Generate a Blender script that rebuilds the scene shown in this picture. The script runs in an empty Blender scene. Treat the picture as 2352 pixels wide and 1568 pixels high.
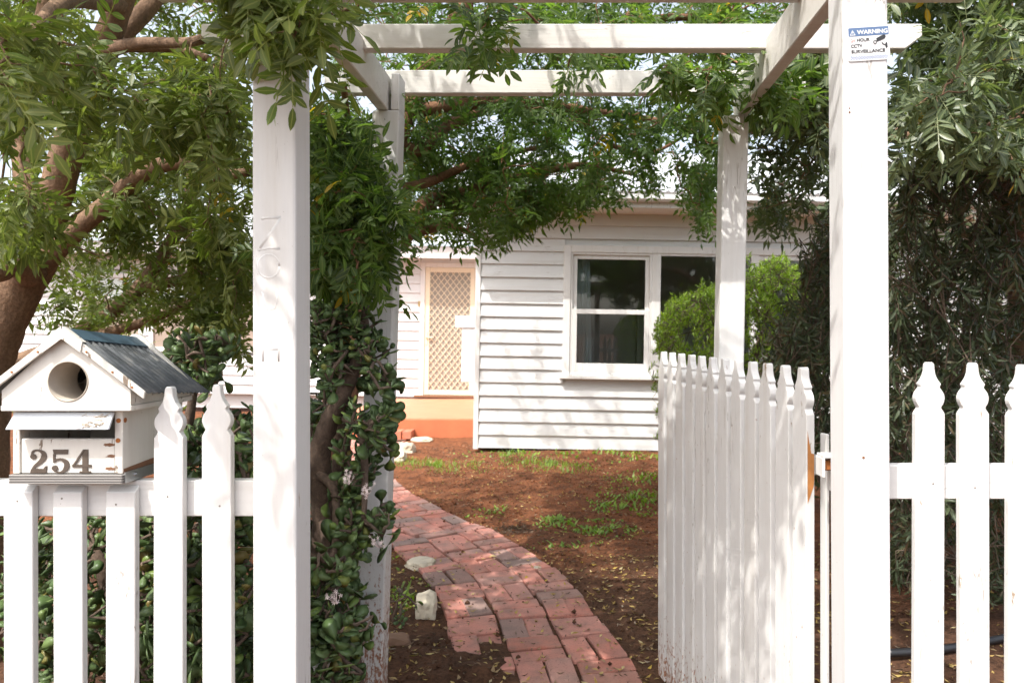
import bpy, bmesh, math, random
import numpy as np
from mathutils import Vector, Matrix, noise as mnoise
random.seed(7); rng = np.random.default_rng(11)
R = math.radians
scene = bpy.context.scene
COL = scene.collection
# ------------------------------------------------------------------ camera
F, CX, CY, H = 1700.0, 1298.0, 766.0, 1.28      # focal length and principal point, measured on a 2352 px wide copy
cam_d = bpy.data.cameras.new('camera'); cam = bpy.data.objects.new('camera', cam_d); COL.objects.link(cam)
cam.location = (0, 0, H); cam.rotation_euler = (R(90), 0, 0)
cam_d.sensor_width = 36; cam_d.lens = 36*F/2352
cam_d.shift_x = -122/2352; cam_d.shift_y = -18/2352
cam_d.clip_start = 0.05; cam_d.clip_end = 2000
cam_d.dof.use_dof = True; cam_d.dof.focus_distance = 2.0; cam_d.dof.aperture_fstop = 6.3
scene.camera = cam
# ------------------------------------------------------------------ sky, sun, exposure
SUN = Vector((0.33, 0.44, -0.83)).normalized()    # direction the light travels
elev = math.asin(-SUN.z); to_sun = -SUN
w = bpy.data.worlds.new('World'); scene.world = w; w.use_nodes = True
nt = w.node_tree; bg = nt.nodes['Background']
sky = nt.nodes.new('ShaderNodeTexSky'); sky.sky_type = 'NISHITA'; sky.sun_disc = False
sky.sun_elevation = elev; sky.sun_rotation = math.atan2(to_sun.x, to_sun.y)
sky.air_density = 1.0; sky.dust_density = 4.5; sky.ozone_density = 0.3
hs = nt.nodes.new('ShaderNodeHueSaturation'); hs.inputs['Saturation'].default_value = 0.5   # hazy, nearly white sky
nt.links.new(sky.outputs[0], hs.inputs['Color']); nt.links.new(hs.outputs[0], bg.inputs[0]); bg.inputs[1].default_value = 0.15
sl = bpy.data.lights.new('sun', 'SUN'); so = bpy.data.objects.new('sun', sl); COL.objects.link(so)
sl.energy = 2.0; sl.angle = R(0.53); sl.color = (1.0, 0.97, 0.92)
so.rotation_euler = SUN.to_track_quat('-Z', 'Y').to_euler(); so.location = (-6, -6, 9)
scene.view_settings.view_transform = 'Standard'; scene.view_settings.look = 'None'
scene.view_settings.gamma = 1; scene.view_settings.exposure = 1.42
scene.render.engine = 'CYCLES'

# ------------------------------------------------------------------ helpers
def P(x, y, Y):                                   # a pixel and a distance give a point
    return Vector(((x-CX)*Y/F, Y, H-(y-CY)*Y/F))
def G(x, y):                                      # a pixel on level ground
    Y = F*H/(y-CY); return Vector(((x-CX)*Y/F, Y, 0))
def tag(o, label=None, cat=None, group=None, kind=None):
    if label: o['label'] = label
    if cat: o['category'] = cat
    if group: o['group'] = group
    if kind: o['kind'] = kind
    return o
def empty(name, loc, label, cat, group=None):
    o = bpy.data.objects.new(name, None); COL.objects.link(o); o.location = loc
    o.empty_display_size = 0.1
    return tag(o, label, cat, group)
def par(o, root):
    if root is None: return o
    o.parent = root
    if root.type == 'EMPTY': o.matrix_parent_inverse = Matrix.Translation(root.location).inverted()
    return o
def link(name, me, mat=None, parent=None):
    o = bpy.data.objects.new(name, me); COL.objects.link(o)
    if mat is not None and len(me.materials) == 0: me.materials.append(mat)
    return par(o, parent)
class MB:
    def __init__(s): s.v = []; s.f = []
    def add(s, v, f):
        n = len(s.v); s.v += [tuple(p) for p in v]; s.f += [tuple(i+n for i in q) for q in f]; return s
    def box(s, x0, x1, y0, y1, z0, z1):
        return s.add([(x0,y0,z0),(x1,y0,z0),(x1,y1,z0),(x0,y1,z0),(x0,y0,z1),(x1,y0,z1),(x1,y1,z1),(x0,y1,z1)],
                     [(0,3,2,1),(4,5,6,7),(0,1,5,4),(1,2,6,5),(2,3,7,6),(3,0,4,7)])
    def hexa(s, c8):
        return s.add(c8, [(0,3,2,1),(4,5,6,7),(0,1,5,4),(1,2,6,5),(2,3,7,6),(3,0,4,7)])
    def prism(s, poly, y0, y1):                   # polygon in xz, counter-clockwise seen from -y, extruded along y
        n = len(poly)
        v = [(x, y0, z) for x, z in poly]+[(x, y1, z) for x, z in poly]
        return s.add(v, [tuple(range(n)), tuple(range(2*n-1, n-1, -1))]+[(i, i+n, (i+1) % n+n, (i+1) % n) for i in range(n)])
    def tube(s, pts, rad, n=8, cap=True, wob=0.0):
        pts = [Vector(p) for p in pts]; m = len(pts)
        if not hasattr(rad, '__len__'): rad = [rad]*m
        v = []; up = Vector((0.31, 0.17, 0.93)); prev = None
        for i, p in enumerate(pts):
            t = (pts[min(i+1, m-1)]-pts[max(i-1, 0)])
            t = t.normalized() if t.length > 1e-9 else Vector((0, 0, 1))
            if prev is None:
                a = t.cross(up); a = a.normalized() if a.length > 1e-3 else t.cross(Vector((1, 0, 0))).normalized()
            else:
                a = (prev-t*prev.dot(t)).normalized()
            prev = a; b = t.cross(a)
            for k in range(n):
                q = 2*math.pi*k/n; r = rad[i]*(1+(random.uniform(-wob, wob) if wob else 0))
                v.append(p+(a*math.cos(q)+b*math.sin(q))*r)
        f = [(i*n+k, i*n+(k+1) % n, (i+1)*n+(k+1) % n, (i+1)*n+k) for i in range(m-1) for k in range(n)]
        if cap: f += [tuple(range(n-1, -1, -1)), tuple((m-1)*n+k for k in range(n))]
        return s.add(v, f)
    def mesh(s, name, bevel=0, smooth=False, seg=1):
        me = bpy.data.meshes.new(name); me.from_pydata(s.v, [], s.f)
        if bevel:
            bm = bmesh.new(); bm.from_mesh(me); bmesh.ops.recalc_face_normals(bm, faces=bm.faces)
            es = [e for e in bm.edges if e.is_manifold and e.calc_face_angle(0) > 0.5]
            bmesh.ops.bevel(bm, geom=es, offset=bevel, segments=seg, profile=0.5, affect='EDGES', clamp_overlap=True)
            bm.to_mesh(me); bm.free()
        else:
            bm = bmesh.new(); bm.from_mesh(me); bmesh.ops.recalc_face_normals(bm, faces=bm.faces); bm.to_mesh(me); bm.free()
        if smooth: me.polygons.foreach_set('use_smooth', [True]*len(me.polygons))
        return me
    def obj(s, name, mat, parent=None, bevel=0, smooth=False, seg=1):
        return link(name, s.mesh(name, bevel, smooth, seg), mat, parent)
def spline(pts, n=6):                             # catmull-rom through tuples of any length
    A = np.array(pts, float); out = []
    for i in range(len(A)-1):
        p0, p1, p2, p3 = A[max(i-1, 0)], A[i], A[i+1], A[min(i+2, len(A)-1)]
        for k in range(n):
            t = k/n
            out.append(0.5*((2*p1)+(-p0+p2)*t+(2*p0-5*p1+4*p2-p3)*t*t+(-p0+3*p1-3*p2+p3)*t**3))
    out.append(A[-1]); return np.array(out)
def fill2d(splines, depth, name):                 # filled outlines with holes in xz, extruded from y=-depth to 0
    cu = bpy.data.curves.new(name, 'CURVE'); cu.dimensions = '2D'; cu.fill_mode = 'BOTH'; cu.extrude = depth/2
    for pts in splines:
        sp = cu.splines.new('POLY'); sp.points.add(len(pts)-1); sp.use_cyclic_u = True
        for q, (a, b) in zip(sp.points, pts): q.co = (a, b, 0, 1)
    return curve_mesh(cu, depth, name)
def curve_mesh(cu, depth, name):
    o = bpy.data.objects.new(name, cu); COL.objects.link(o)
    dg = bpy.context.evaluated_depsgraph_get(); me = bpy.data.meshes.new_from_object(o.evaluated_get(dg))
    bpy.data.objects.remove(o); bpy.data.curves.remove(cu)
    me.name = name; me.materials.clear()
    for v in me.vertices:
        x, y, z = v.co; v.co = (x, -z-depth/2, y)
    return me
def text_mesh(s, size, depth, bold=0.0, sx=1.0, name='lettering'):
    cu = bpy.data.curves.new(name, 'FONT'); cu.body = s; cu.size = size; cu.extrude = depth/2; cu.offset = bold
    cu.resolution_u = 4
    me = curve_mesh(cu, depth, name)
    for v in me.vertices: v.co.x *= sx
    return me
def move(me, M): me.transform(M); return me

# ------------------------------------------------------------------ materials
class NT:
    def __init__(s, name):
        s.m = bpy.data.materials.new(name); s.m.use_nodes = True; s.t = s.m.node_tree
        s.b = s.t.nodes['Principled BSDF']; s.out = s.t.nodes['Material Output']
    def n(s, typ, **kw):
        nd = s.t.nodes.new('ShaderNode'+typ)
        for k, v in kw.items():
            if k.startswith('i_'):
                key = k[2:]; key = int(key) if key.isdigit() else key
                if hasattr(v, 'bl_idname') or isinstance(v, bpy.types.NodeSocket): s.t.links.new(v, nd.inputs[key])
                else: nd.inputs[key].default_value = v
            else: setattr(nd, k, v)
        return nd
    def l(s, a, b): s.t.links.new(a, b)
    def pos(s, scale=(1, 1, 1), obj=False):
        if obj: c = s.n('TexCoord').outputs['Object']
        else: c = s.n('NewGeometry').outputs['Position']
        mp = s.n('Mapping'); s.l(c, mp.inputs[0]); mp.inputs['Scale'].default_value = scale
        return mp.outputs[0]
    def noise(s, vec, scale, detail=4, rough=0.55):
        nd = s.n('TexNoise'); s.l(vec, nd.inputs['Vector']); nd.inputs['Scale'].default_value = scale
        nd.inputs['Detail'].default_value = detail; nd.inputs['Roughness'].default_value = rough
        return nd.outputs['Fac']
    def ramp(s, fac, stops):
        nd = s.n('ValToRGB'); s.l(fac, nd.inputs[0]); e = nd.color_ramp.elements
        while len(e) < len(stops): e.new(0.5)
        for q, (p, c) in zip(e, stops): q.position = p; q.color = (*c, 1) if len(c) == 3 else c
        return nd.outputs[0]
    def mix(s, fac, a, b, mode='MIX'):
        nd = s.n('Mix', data_type='RGBA', blend_type=mode)
        for sock, v in ((nd.inputs[0], fac), (nd.inputs[6], a), (nd.inputs[7], b)):
            if isinstance(v, bpy.types.NodeSocket): s.l(v, sock)
            elif isinstance(v, (int, float)): sock.default_value = v
            else: sock.default_value = (*v, 1) if len(v) == 3 else v
        return nd.outputs[2]
    def math(s, op, a, b=0.0):
        nd = s.n('Math', operation=op)
        for sock, v in ((nd.inputs[0], a), (nd.inputs[1], b)):
            if isinstance(v, bpy.types.NodeSocket): s.l(v, sock)
            else: sock.default_value = v
        return nd.outputs[0]
    def bump(s, h, strength=0.3, dist=0.002):
        nd = s.n('Bump'); s.l(h, nd.inputs['Height']); nd.inputs['Strength'].default_value = strength
        nd.inputs['Distance'].default_value = dist; s.l(nd.outputs[0], s.b.inputs['Normal'])
    def col(s, c):
        if isinstance(c, bpy.types.NodeSocket): s.l(c, s.b.inputs['Base Color'])
        else: s.b.inputs['Base Color'].default_value = (*c, 1)
    def rough(s, r): s.b.inputs['Roughness'].default_value = r
def paint(name, base=(0.69, 0.68, 0.66), wear=0.0, dirt=None, rough=0.5, horizontal=False, wood=(0.30, 0.22, 0.15), patchy=0.0):
    k = NT(name)
    big = k.noise(k.pos((1, 1, 1)), 3.0, 3)
    c = k.mix(big, tuple(x*0.95 for x in base), base)
    fl = k.noise(k.pos((90, 90, 14) if not horizontal else (9, 90, 90)), 1.0, 5, 0.65)
    c = k.mix(k.ramp(fl, [(0.35, (0.30,)*3), (0.6, (0,)*3)]), c, tuple(x*0.86 for x in base))
    gr_ = k.noise(k.pos((22, 22, 0.9) if not horizontal else (0.9, 22, 22)), 1.0, 4, 0.6)
    c = k.mix(k.ramp(gr_, [(0.50, (0,)*3), (0.75, (0.55,)*3)]), c, tuple(x*y for x, y in zip(base, (0.80, 0.76, 0.70))))
    cr = k.noise(k.pos((24, 24, 2.2) if not horizontal else (2.2, 24, 24)), 1.0, 3, 0.55)
    line = k.math('LESS_THAN', k.math('ABSOLUTE', k.math('SUBTRACT', cr, 0.5)), 0.0045)
    msk = k.ramp(k.noise(k.pos((3, 3, 1.5)), 1.0, 3), [(0.54, (0,)*3), (0.62, (0.6,)*3)])
    c = k.mix(k.math('MULTIPLY', line, msk), c, (0.22, 0.18, 0.14))
    sp0 = k.noise(k.pos(), 190, 2); c = k.mix(k.ramp(sp0, [(0.745, (0,)*3), (0.775, (0.7,)*3)]), c, (0.20, 0.16, 0.12))
    if wear > 0:
        f2 = k.noise(k.pos((55, 55, 9) if not horizontal else (5, 60, 60)), 1.0, 6, 0.7)
        f3 = k.noise(k.pos(), 2.3, 2)
        ff = k.math('ADD', f2, k.math('MULTIPLY', f3, 0.35))
        c = k.mix(k.ramp(ff, [(0.93-wear, (0,)*3), (0.945-wear, (1,)*3)]), c, wood)
    if patchy > 0:
        f4 = k.noise(k.pos((14, 14, 9)), 1.0, 6, 0.7)
        c = k.mix(k.ramp(f4, [(0.74-patchy, (0,)*3), (0.76-patchy, (1,)*3)]), c, wood)
    if dirt:                                       # splashed soil near the foot
        z0, z1 = dirt
        sep = k.n('SeparateXYZ'); k.l(k.pos(), sep.inputs[0])
        mr = k.n('MapRange'); k.l(sep.outputs[2], mr.inputs[0]); mr.inputs[1].default_value = z0; mr.inputs[2].default_value = z1
        mr.inputs[3].default_value = 0.24; mr.inputs[4].default_value = 0.0
        f5 = k.noise(k.pos((1, 1, 0.5)), 90, 5, 0.7)
        c = k.mix(k.ramp(k.math('ADD', f5, mr.outputs[0]), [(0.66, (0,)*3), (0.74, (1,)*3)]), c, (0.30, 0.14, 0.08))
    k.col(c); k.rough(rough)
    h1 = k.noise(k.pos((120, 120, 10) if not horizontal else (10, 120, 120)), 1.0, 4)
    h2 = k.noise(k.pos(), 55, 3)
    k.bump(k.math('ADD', h1, k.math('MULTIPLY', h2, 0.6)), 0.28, 0.0022)
    return k.m
def plain(name, c, rough=0.6, metal=0.0, var=0.12, scale=20, bump=0.15):
    k = NT(name)
    f = k.noise(k.pos(), scale, 4)
    k.col(k.mix(f, tuple(x*(1-var) for x in c), tuple(min(1, x*(1+var)) for x in c))); k.rough(rough)
    k.b.inputs['Metallic'].default_value = metal
    if bump: k.bump(k.noise(k.pos(), scale*5, 4), bump, 0.002)
    return k.m
def leafmat(name, stops, trans=0.35, rough=0.42, spec=0.4, rib=None):
    k = NT(name)
    at = k.n('Attribute', attribute_name='tint'); oi = k.n('ObjectInfo')
    v = k.math('FRACT', k.math('ADD', at.outputs['Fac'], oi.outputs['Random']))
    c = k.ramp(v, stops)
    if rib is not None:
        rb = k.n('Attribute', attribute_name='rib').outputs['Fac']
        c = k.mix(k.ramp(rb, [(0.80, (0,)*3), (0.93, (0.75,)*3)]), c, rib)
    bf = k.n('NewGeometry').outputs['Backfacing']
    c2 = k.mix(k.math('MULTIPLY', bf, 0.45), c, k.mix(0.5, c, (0.16, 0.20, 0.11)))
    k.col(c2); k.rough(rough); k.b.inputs['Specular IOR Level'].default_value = spec
    tr = k.n('BsdfTranslucent'); k.l(k.mix(1.0, c, (1.5, 1.7, 0.7), 'MULTIPLY'), tr.inputs[0])
    ms = k.n('MixShader'); ms.inputs[0].default_value = trans
    k.l(k.b.outputs[0], ms.inputs[1]); k.l(tr.outputs[0], ms.inputs[2]); k.l(ms.outputs[0], k.out.inputs[0])
    return k.m
def bark(name, a, b, scale=14):
    k = NT(name)
    f = k.noise(k.pos((1, 1, 0.45)), scale, 6, 0.7); f2 = k.noise(k.pos(), 90, 4, 0.6)
    c = k.ramp(f, [(0.3, a), (0.7, b)])
    c = k.mix(k.ramp(f2, [(0.4, (0.5,)*3), (0.6, (0,)*3)]), c, tuple(x*0.55 for x in a))
    k.col(c); k.rough(0.85); k.bump(k.math('ADD', f, k.math('MULTIPLY', f2, 0.6)), 0.7, 0.008)
    return k.m
WHITE = paint('white_paint', wear=0.03)
WHITE_SMOOTH = paint('white_paint_smooth', (0.71, 0.705, 0.695), rough=0.4, wear=0.035)
WHITE_WORN = paint('white_paint_worn', wear=0.10)
WHITE_GATE = paint('white_paint_gate', wear=0.05, dirt=(0.0, 0.35))
WHITE_FOOT = paint('white_paint_splashed', dirt=(0.02, 0.75), wear=0.01)
WHITE_RAIL = paint('white_paint_rail', wear=0.03, horizontal=True)
WHITE_BEAM = paint('white_paint_beam', (0.68, 0.655, 0.61), wear=0.02, horizontal=True, wood=(0.22, 0.15, 0.10))
WHITE_BOARD = paint('white_weatherboard', (0.66, 0.665, 0.66), wear=0.006, horizontal=True)
WHITE_BOX = paint('white_paint_letterbox', (0.70, 0.67, 0.61), wear=0.11, patchy=0.085, wood=(0.20, 0.15, 0.11))
BLUE_WHITE = paint('pale_blue_paint', (0.70, 0.74, 0.78), wear=0.03, horizontal=True)
PLY = None
CREAM = plain('cream_powdercoat', (0.72, 0.62, 0.46), 0.4, var=0.05)
DARK = plain('dark_room', (0.48, 0.48, 0.46), 0.8, var=0.2, scale=3)
BLACKISH = plain('shade_black', (0.025, 0.022, 0.02), 0.9)  # near-black that stands in for shade, not a timber colour
RUST = plain('rust', (0.35, 0.12, 0.03), 0.9, var=0.4, scale=120)
RUST_DARK = plain('old_nail', (0.22, 0.19, 0.165), 0.7, 0.3, var=0.3)
STEEL = plain('galvanised_steel', (0.55, 0.56, 0.57), 0.35, 0.9, var=0.15)
NUMERAL = plain('brown_bronze', (0.105, 0.080, 0.062), 0.5, 0.25, var=0.25, scale=60)
BAREWOOD = plain('bare_pine', (0.45, 0.19, 0.055), 0.7, var=0.25, scale=60)
BROWNWOOD = plain('brown_timber', (0.19, 0.09, 0.045), 0.8, var=0.3, scale=50)
TERRA = plain('terracotta_paint', (0.50, 0.14, 0.06), 0.6, var=0.22, scale=6)
STONE = plain('limestone', (0.55, 0.48, 0.37), 0.9, var=0.25, scale=12, bump=0.6)
STONE_B = plain('brown_stone', (0.22, 0.13, 0.085), 0.9, var=0.3, scale=15, bump=0.6)
def roof_mat():
    k = NT('weathered_corrugated_iron')
    f = k.noise(k.pos(), 22, 6, 0.7); f2 = k.noise(k.pos(), 70, 5, 0.7)
    c = k.ramp(f, [(0.3, (0.070, 0.078, 0.085)), (0.55, (0.135, 0.142, 0.150)), (0.72, (0.24, 0.23, 0.21))])
    c = k.mix(k.ramp(f2, [(0.66, (0,)*3), (0.70, (1,)*3)]), c, (0.42, 0.43, 0.43))
    k.col(c); k.rough(0.5); k.b.inputs['Metallic'].default_value = 0.25; k.bump(f2, 0.2, 0.001); return k.m
IRON = roof_mat()
BLUE_CAP = plain('blue_grey_ridge', (0.055, 0.10, 0.135), 0.5, 0.1, var=0.25, scale=40)
ZINC = plain('pale_roof_iron', (0.62, 0.63, 0.64), 0.4, 0.3, var=0.05, scale=4)
def ply():
    k = NT('weathered_ply'); sep = k.n('SeparateXYZ'); k.l(k.pos(), sep.inputs[0])
    wv = k.math('SINE', k.math('MULTIPLY', sep.outputs[2], 1150.0))
    c = k.ramp(k.math('ADD', k.math('MULTIPLY', wv, 0.5), 0.5), [(0.2, (0.10, 0.095, 0.09)), (0.8, (0.30, 0.28, 0.26))])
    k.col(c); k.rough(0.85); k.bump(wv, 0.4, 0.001); return k.m
PLY = ply()
def glass():
    k = NT('window_glass')
    tr = k.n('BsdfTransparent'); tr.inputs[0].default_value = (0.86, 0.88, 0.87, 1)
    gl = k.n('BsdfGlossy'); gl.inputs['Roughness'].default_value = 0.02; gl.inputs[0].default_value = (0.9, 0.9, 0.9, 1)
    fr = k.n('Fresnel'); fr.inputs[0].default_value = 1.55
    f = k.math('ADD', k.math('MULTIPLY', fr.outputs[0], 0.9), 0.02)
    ms = k.n('MixShader'); k.l(f, ms.inputs[0]); k.l(tr.outputs[0], ms.inputs[1]); k.l(gl.outputs[0], ms.inputs[2])
    k.l(ms.outputs[0], k.out.inputs[0]); return k.m
GLASS = glass()
def soil():
    k = NT('soil')
    p = k.pos(); big = k.noise(p, 0.9, 4); mid = k.noise(p, 7, 5, 0.65); fine = k.noise(p, 60, 6, 0.75)
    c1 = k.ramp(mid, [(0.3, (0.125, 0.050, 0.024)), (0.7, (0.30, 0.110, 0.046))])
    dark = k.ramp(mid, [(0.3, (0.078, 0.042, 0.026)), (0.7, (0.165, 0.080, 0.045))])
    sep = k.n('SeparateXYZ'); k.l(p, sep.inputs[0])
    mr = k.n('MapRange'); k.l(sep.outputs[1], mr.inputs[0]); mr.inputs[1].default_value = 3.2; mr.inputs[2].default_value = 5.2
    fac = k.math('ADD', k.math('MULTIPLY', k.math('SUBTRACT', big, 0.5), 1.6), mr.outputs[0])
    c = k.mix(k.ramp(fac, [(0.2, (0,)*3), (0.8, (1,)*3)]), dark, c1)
    c = k.mix(k.ramp(fine, [(0.35, (0.75,)*3), (0.55, (0,)*3)]), c, (0.028, 0.016, 0.011))
    c = k.mix(k.ramp(fine, [(0.66, (0,)*3), (0.74, (0.5,)*3)]), c, (0.33, 0.19, 0.11))
    k.col(c); k.rough(0.95); k.b.inputs['Specular IOR Level'].default_value = 0.15
    k.bump(k.math('ADD', mid, fine), 0.8, 0.018); return k.m
SOIL = soil()
def brickmat(name, cols, dirt=0.5):
    k = NT(name); oi = k.n('ObjectInfo'); p = k.pos()
    c = k.ramp(oi.outputs['Random'], cols)
    m = k.noise(p, 9, 5, 0.6); c = k.mix(k.ramp(m, [(0.42, (0,)*3), (0.68, (0.65,)*3)]), c, (0.17, 0.12, 0.10))
    du = k.noise(p, 3.5, 5, 0.7); c = k.mix(k.ramp(du, [(0.45, (0,)*3), (0.75, (0.35,)*3)]), c, (0.46, 0.32, 0.26))
    f = k.noise(p, 130, 5, 0.7); c = k.mix(k.ramp(f, [(0.55, (0,)*3), (0.68, (dirt,)*3)]), c, (0.05, 0.026, 0.018))
    k.col(c); k.rough(0.85); k.bump(k.math('ADD', f, m), 0.35, 0.004); return k.m
BRICK = brickmat('paver_brick', [(0.0, (0.45, 0.17, 0.125)), (0.3, (0.55, 0.225, 0.17)), (0.55, (0.46, 0.225, 0.18)), (0.72, (0.26, 0.175, 0.15)), (0.85, (0.35, 0.17, 0.13)), (1.0, (0.50, 0.165, 0.11))])
ORANGE_BRICK = brickmat('orange_brick', [(0.0, (0.46, 0.13, 0.06)), (1.0, (0.55, 0.19, 0.09))], 0.15)
LEAF = leafmat('pinnate_leaf', [(0.0, (0.095, 0.125, 0.038)), (0.3, (0.135, 0.172, 0.050)), (0.6, (0.175, 0.205, 0.066)), (0.8, (0.125, 0.190, 0.036)), (0.992, (0.23, 0.25, 0.085)), (0.995, (0.50, 0.34, 0.02)), (1.0, (0.45, 0.24, 0.02))], 0.45, rib=(0.30, 0.31, 0.11))
LEAF_M = leafmat('mid_green_pinnate_leaf', [(0.0, (0.050, 0.090, 0.024)), (0.3, (0.072, 0.125, 0.030)), (0.6, (0.095, 0.150, 0.040)), (0.8, (0.080, 0.155, 0.024)), (0.990, (0.13, 0.19, 0.05)), (0.993, (0.50, 0.36, 0.02)), (1.0, (0.45, 0.26, 0.02))], 0.5, rib=(0.22, 0.27, 0.08))
LEAF_R = leafmat('dark_pinnate_leaf', [(0.0, (0.055, 0.082, 0.040)), (0.4, (0.082, 0.115, 0.056)), (0.75, (0.115, 0.148, 0.078)), (0.992, (0.145, 0.175, 0.095)), (0.995, (0.45, 0.30, 0.02)), (1.0, (0.42, 0.24, 0.02))], 0.34, rough=0.36, rib=(0.24, 0.26, 0.12))
JADE = leafmat('jade_leaf', [(0.0, (0.058, 0.098, 0.034)), (0.4, (0.088, 0.140, 0.048)), (0.75, (0.120, 0.172, 0.066)), (0.93, (0.15, 0.22, 0.045)), (1.0, (0.22, 0.16, 0.05))], 0.08, rough=0.42, spec=0.4)
SHRUBD = leafmat('narrow_dark_leaf', [(0.0, (0.035, 0.048, 0.024)), (0.5, (0.060, 0.078, 0.038)), (0.8, (0.085, 0.105, 0.050)), (0.9, (0.12, 0.085, 0.045)), (1.0, (0.10, 0.06, 0.032))], 0.22)
SHRUBB = leafmat('bright_shrub_leaf', [(0.0, (0.14, 0.23, 0.026)), (0.5, (0.25, 0.37, 0.035)), (0.9, (0.36, 0.48, 0.055)), (1.0, (0.10, 0.12, 0.03))], 0.35)
GRASS = leafmat('grass_blade', [(0.0, (0.12, 0.21, 0.028)), (0.5, (0.19, 0.32, 0.032)), (1.0, (0.28, 0.38, 0.055))], 0.35)
STRAP = leafmat('strap_leaf', [(0.0, (0.10, 0.17, 0.03)), (0.6, (0.20, 0.27, 0.05)), (1.0, (0.36, 0.34, 0.09))], 0.4)
LITTER = leafmat('fallen_leaf', [(0.0, (0.30, 0.20, 0.055)), (0.3, (0.46, 0.33, 0.11)), (0.55, (0.34, 0.24, 0.13)), (0.75, (0.20, 0.115, 0.06)), (0.9, (0.52, 0.36, 0.06)), (1.0, (0.50, 0.42, 0.26))], 0.1, rough=0.6)
CHIP = leafmat('bark_chip', [(0.0, (0.055, 0.032, 0.02)), (0.5, (0.12, 0.07, 0.042)), (0.9, (0.22, 0.15, 0.10)), (1.0, (0.34, 0.27, 0.2))], 0.0, rough=0.8)
PETAL = plain('pale_pink_petal', (0.75, 0.62, 0.60), 0.5, var=0.05)
BARK = bark('bark_brown', (0.17, 0.098, 0.058), (0.33, 0.20, 0.12))
BARK_RED = bark('bark_red', (0.17, 0.078, 0.042), (0.32, 0.16, 0.085))
BARK_JADE = bark('jade_bark', (0.075, 0.048, 0.033), (0.16, 0.105, 0.072), 22)
BARK_GREY = bark('bark_grey', (0.10, 0.065, 0.045), (0.20, 0.145, 0.105))
STEM = plain('stem', (0.17, 0.15, 0.05), 0.7)

# ------------------------------------------------------------------ ground
edge_px = [(1490,1640),(1473,1568),(1436,1503),(1414,1472),(1378,1426),(1348,1382),(1315,1347),(1279,1311),(1235,1281),(1195,1256),(1158,1236),(1121,1215),(1070,1199),(1026,1175),(957,1140),(906,1104)]
edge = [(G(*p).x, G(*p).y) for p in edge_px]+[(-1.66, 6.95), (-1.84, 7.6), (-1.92, 8.3), (-1.90, 9.02)]
EDGE = spline(edge, 12)
def offset_curve(C, d):
    T = np.gradient(C, axis=0); T /= np.linalg.norm(T, axis=1)[:, None]
    return C+np.stack([-T[:, 1], T[:, 0]], 1)*d
CENTRE = offset_curve(EDGE, 0.335)
def pathdist(X, Y):
    sh = X.shape; q = np.stack([X.ravel(), Y.ravel()], 1); out = np.full(len(q), 9.0)
    near = np.where((q[:, 0] > -3.5) & (q[:, 0] < 1.2) & (q[:, 1] > 2) & (q[:, 1] < 9.6))[0]
    for c0 in range(0, len(near), 4000):
        ii = near[c0:c0+4000]
        d = np.linalg.norm(q[ii][:, None, :]-CENTRE[None, ::3, :], axis=2); out[ii] = d.min(1)
    return out.reshape(sh)
def gz_raw(x, y):
    if abs(x) > 14 or y < -6 or y > 20: return -0.03
    h = 0.020*mnoise.noise((x*1.3, y*1.3, 3.1))+0.012*mnoise.noise((x*4.1, y*4.1, 7.7))+0.008*mnoise.noise((x*13, y*13, 1.7))+0.005*mnoise.noise((x*31, y*31, 4.7))
    return h
def bury(x, y):
    e = math.exp(-(((x+0.36)/0.26)**2+((y-2.80)/0.30)**2))
    if e < 1e-3: return 0.0
    return e*(0.036+0.035*mnoise.noise((x*7, y*7, 5.5))+0.02*mnoise.noise((x*19, y*19, 2.5)))
def ground_z(x, y):
    d = float(pathdist(np.array([x]), np.array([y]))[0]); t = min(1, max(0, (d-0.33)/0.10))
    return (gz_raw(x, y)+0.004)*t-0.012*(1-t)+bury(x, y)
def axis(segs):
    out = []
    for a, b, s in segs: out += list(np.arange(a, b, s))
    return np.array(out+[segs[-1][1]])
gx = axis([(-900, -100, 200), (-100, -20, 20), (-20, -4, 1.0), (-4, -1.6, 0.12), (-1.6, 1.4, 0.03), (1.4, 4, 0.12), (4, 20, 1.0), (20, 100, 20), (100, 900, 200)])
gy = axis([(-900, -100, 200), (-100, -10, 15), (-10, 1, 1.0), (1, 2.3, 0.12), (2.3, 5.2, 0.028), (5.2, 9.4, 0.05), (9.4, 14, 0.5), (14, 40, 4), (40, 100, 20), (100, 1500, 200)])
XX, YY = np.meshgrid(gx, gy); DD = pathdist(XX, YY)
T = np.clip((DD-0.33)/0.10, 0, 1)
raw = np.array([gz_raw(a, b) for a, b in zip(XX.ravel(), YY.ravel())]).reshape(XX.shape)
BU = np.array([bury(a, b) for a, b in zip(XX.ravel(), YY.ravel())]).reshape(XX.shape)
ZZ = (raw+0.004)*T-0.012*(1-T)+BU
nx, ny = len(gx), len(gy)
me = bpy.data.meshes.new('ground')
vv = np.stack([XX.ravel(), YY.ravel(), ZZ.ravel()], 1)
ii = (np.arange(ny-1)[:, None]*nx+np.arange(nx-1)[None, :]).ravel()
quads = np.stack([ii, ii+1, ii+nx+1, ii+nx], 1)
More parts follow.
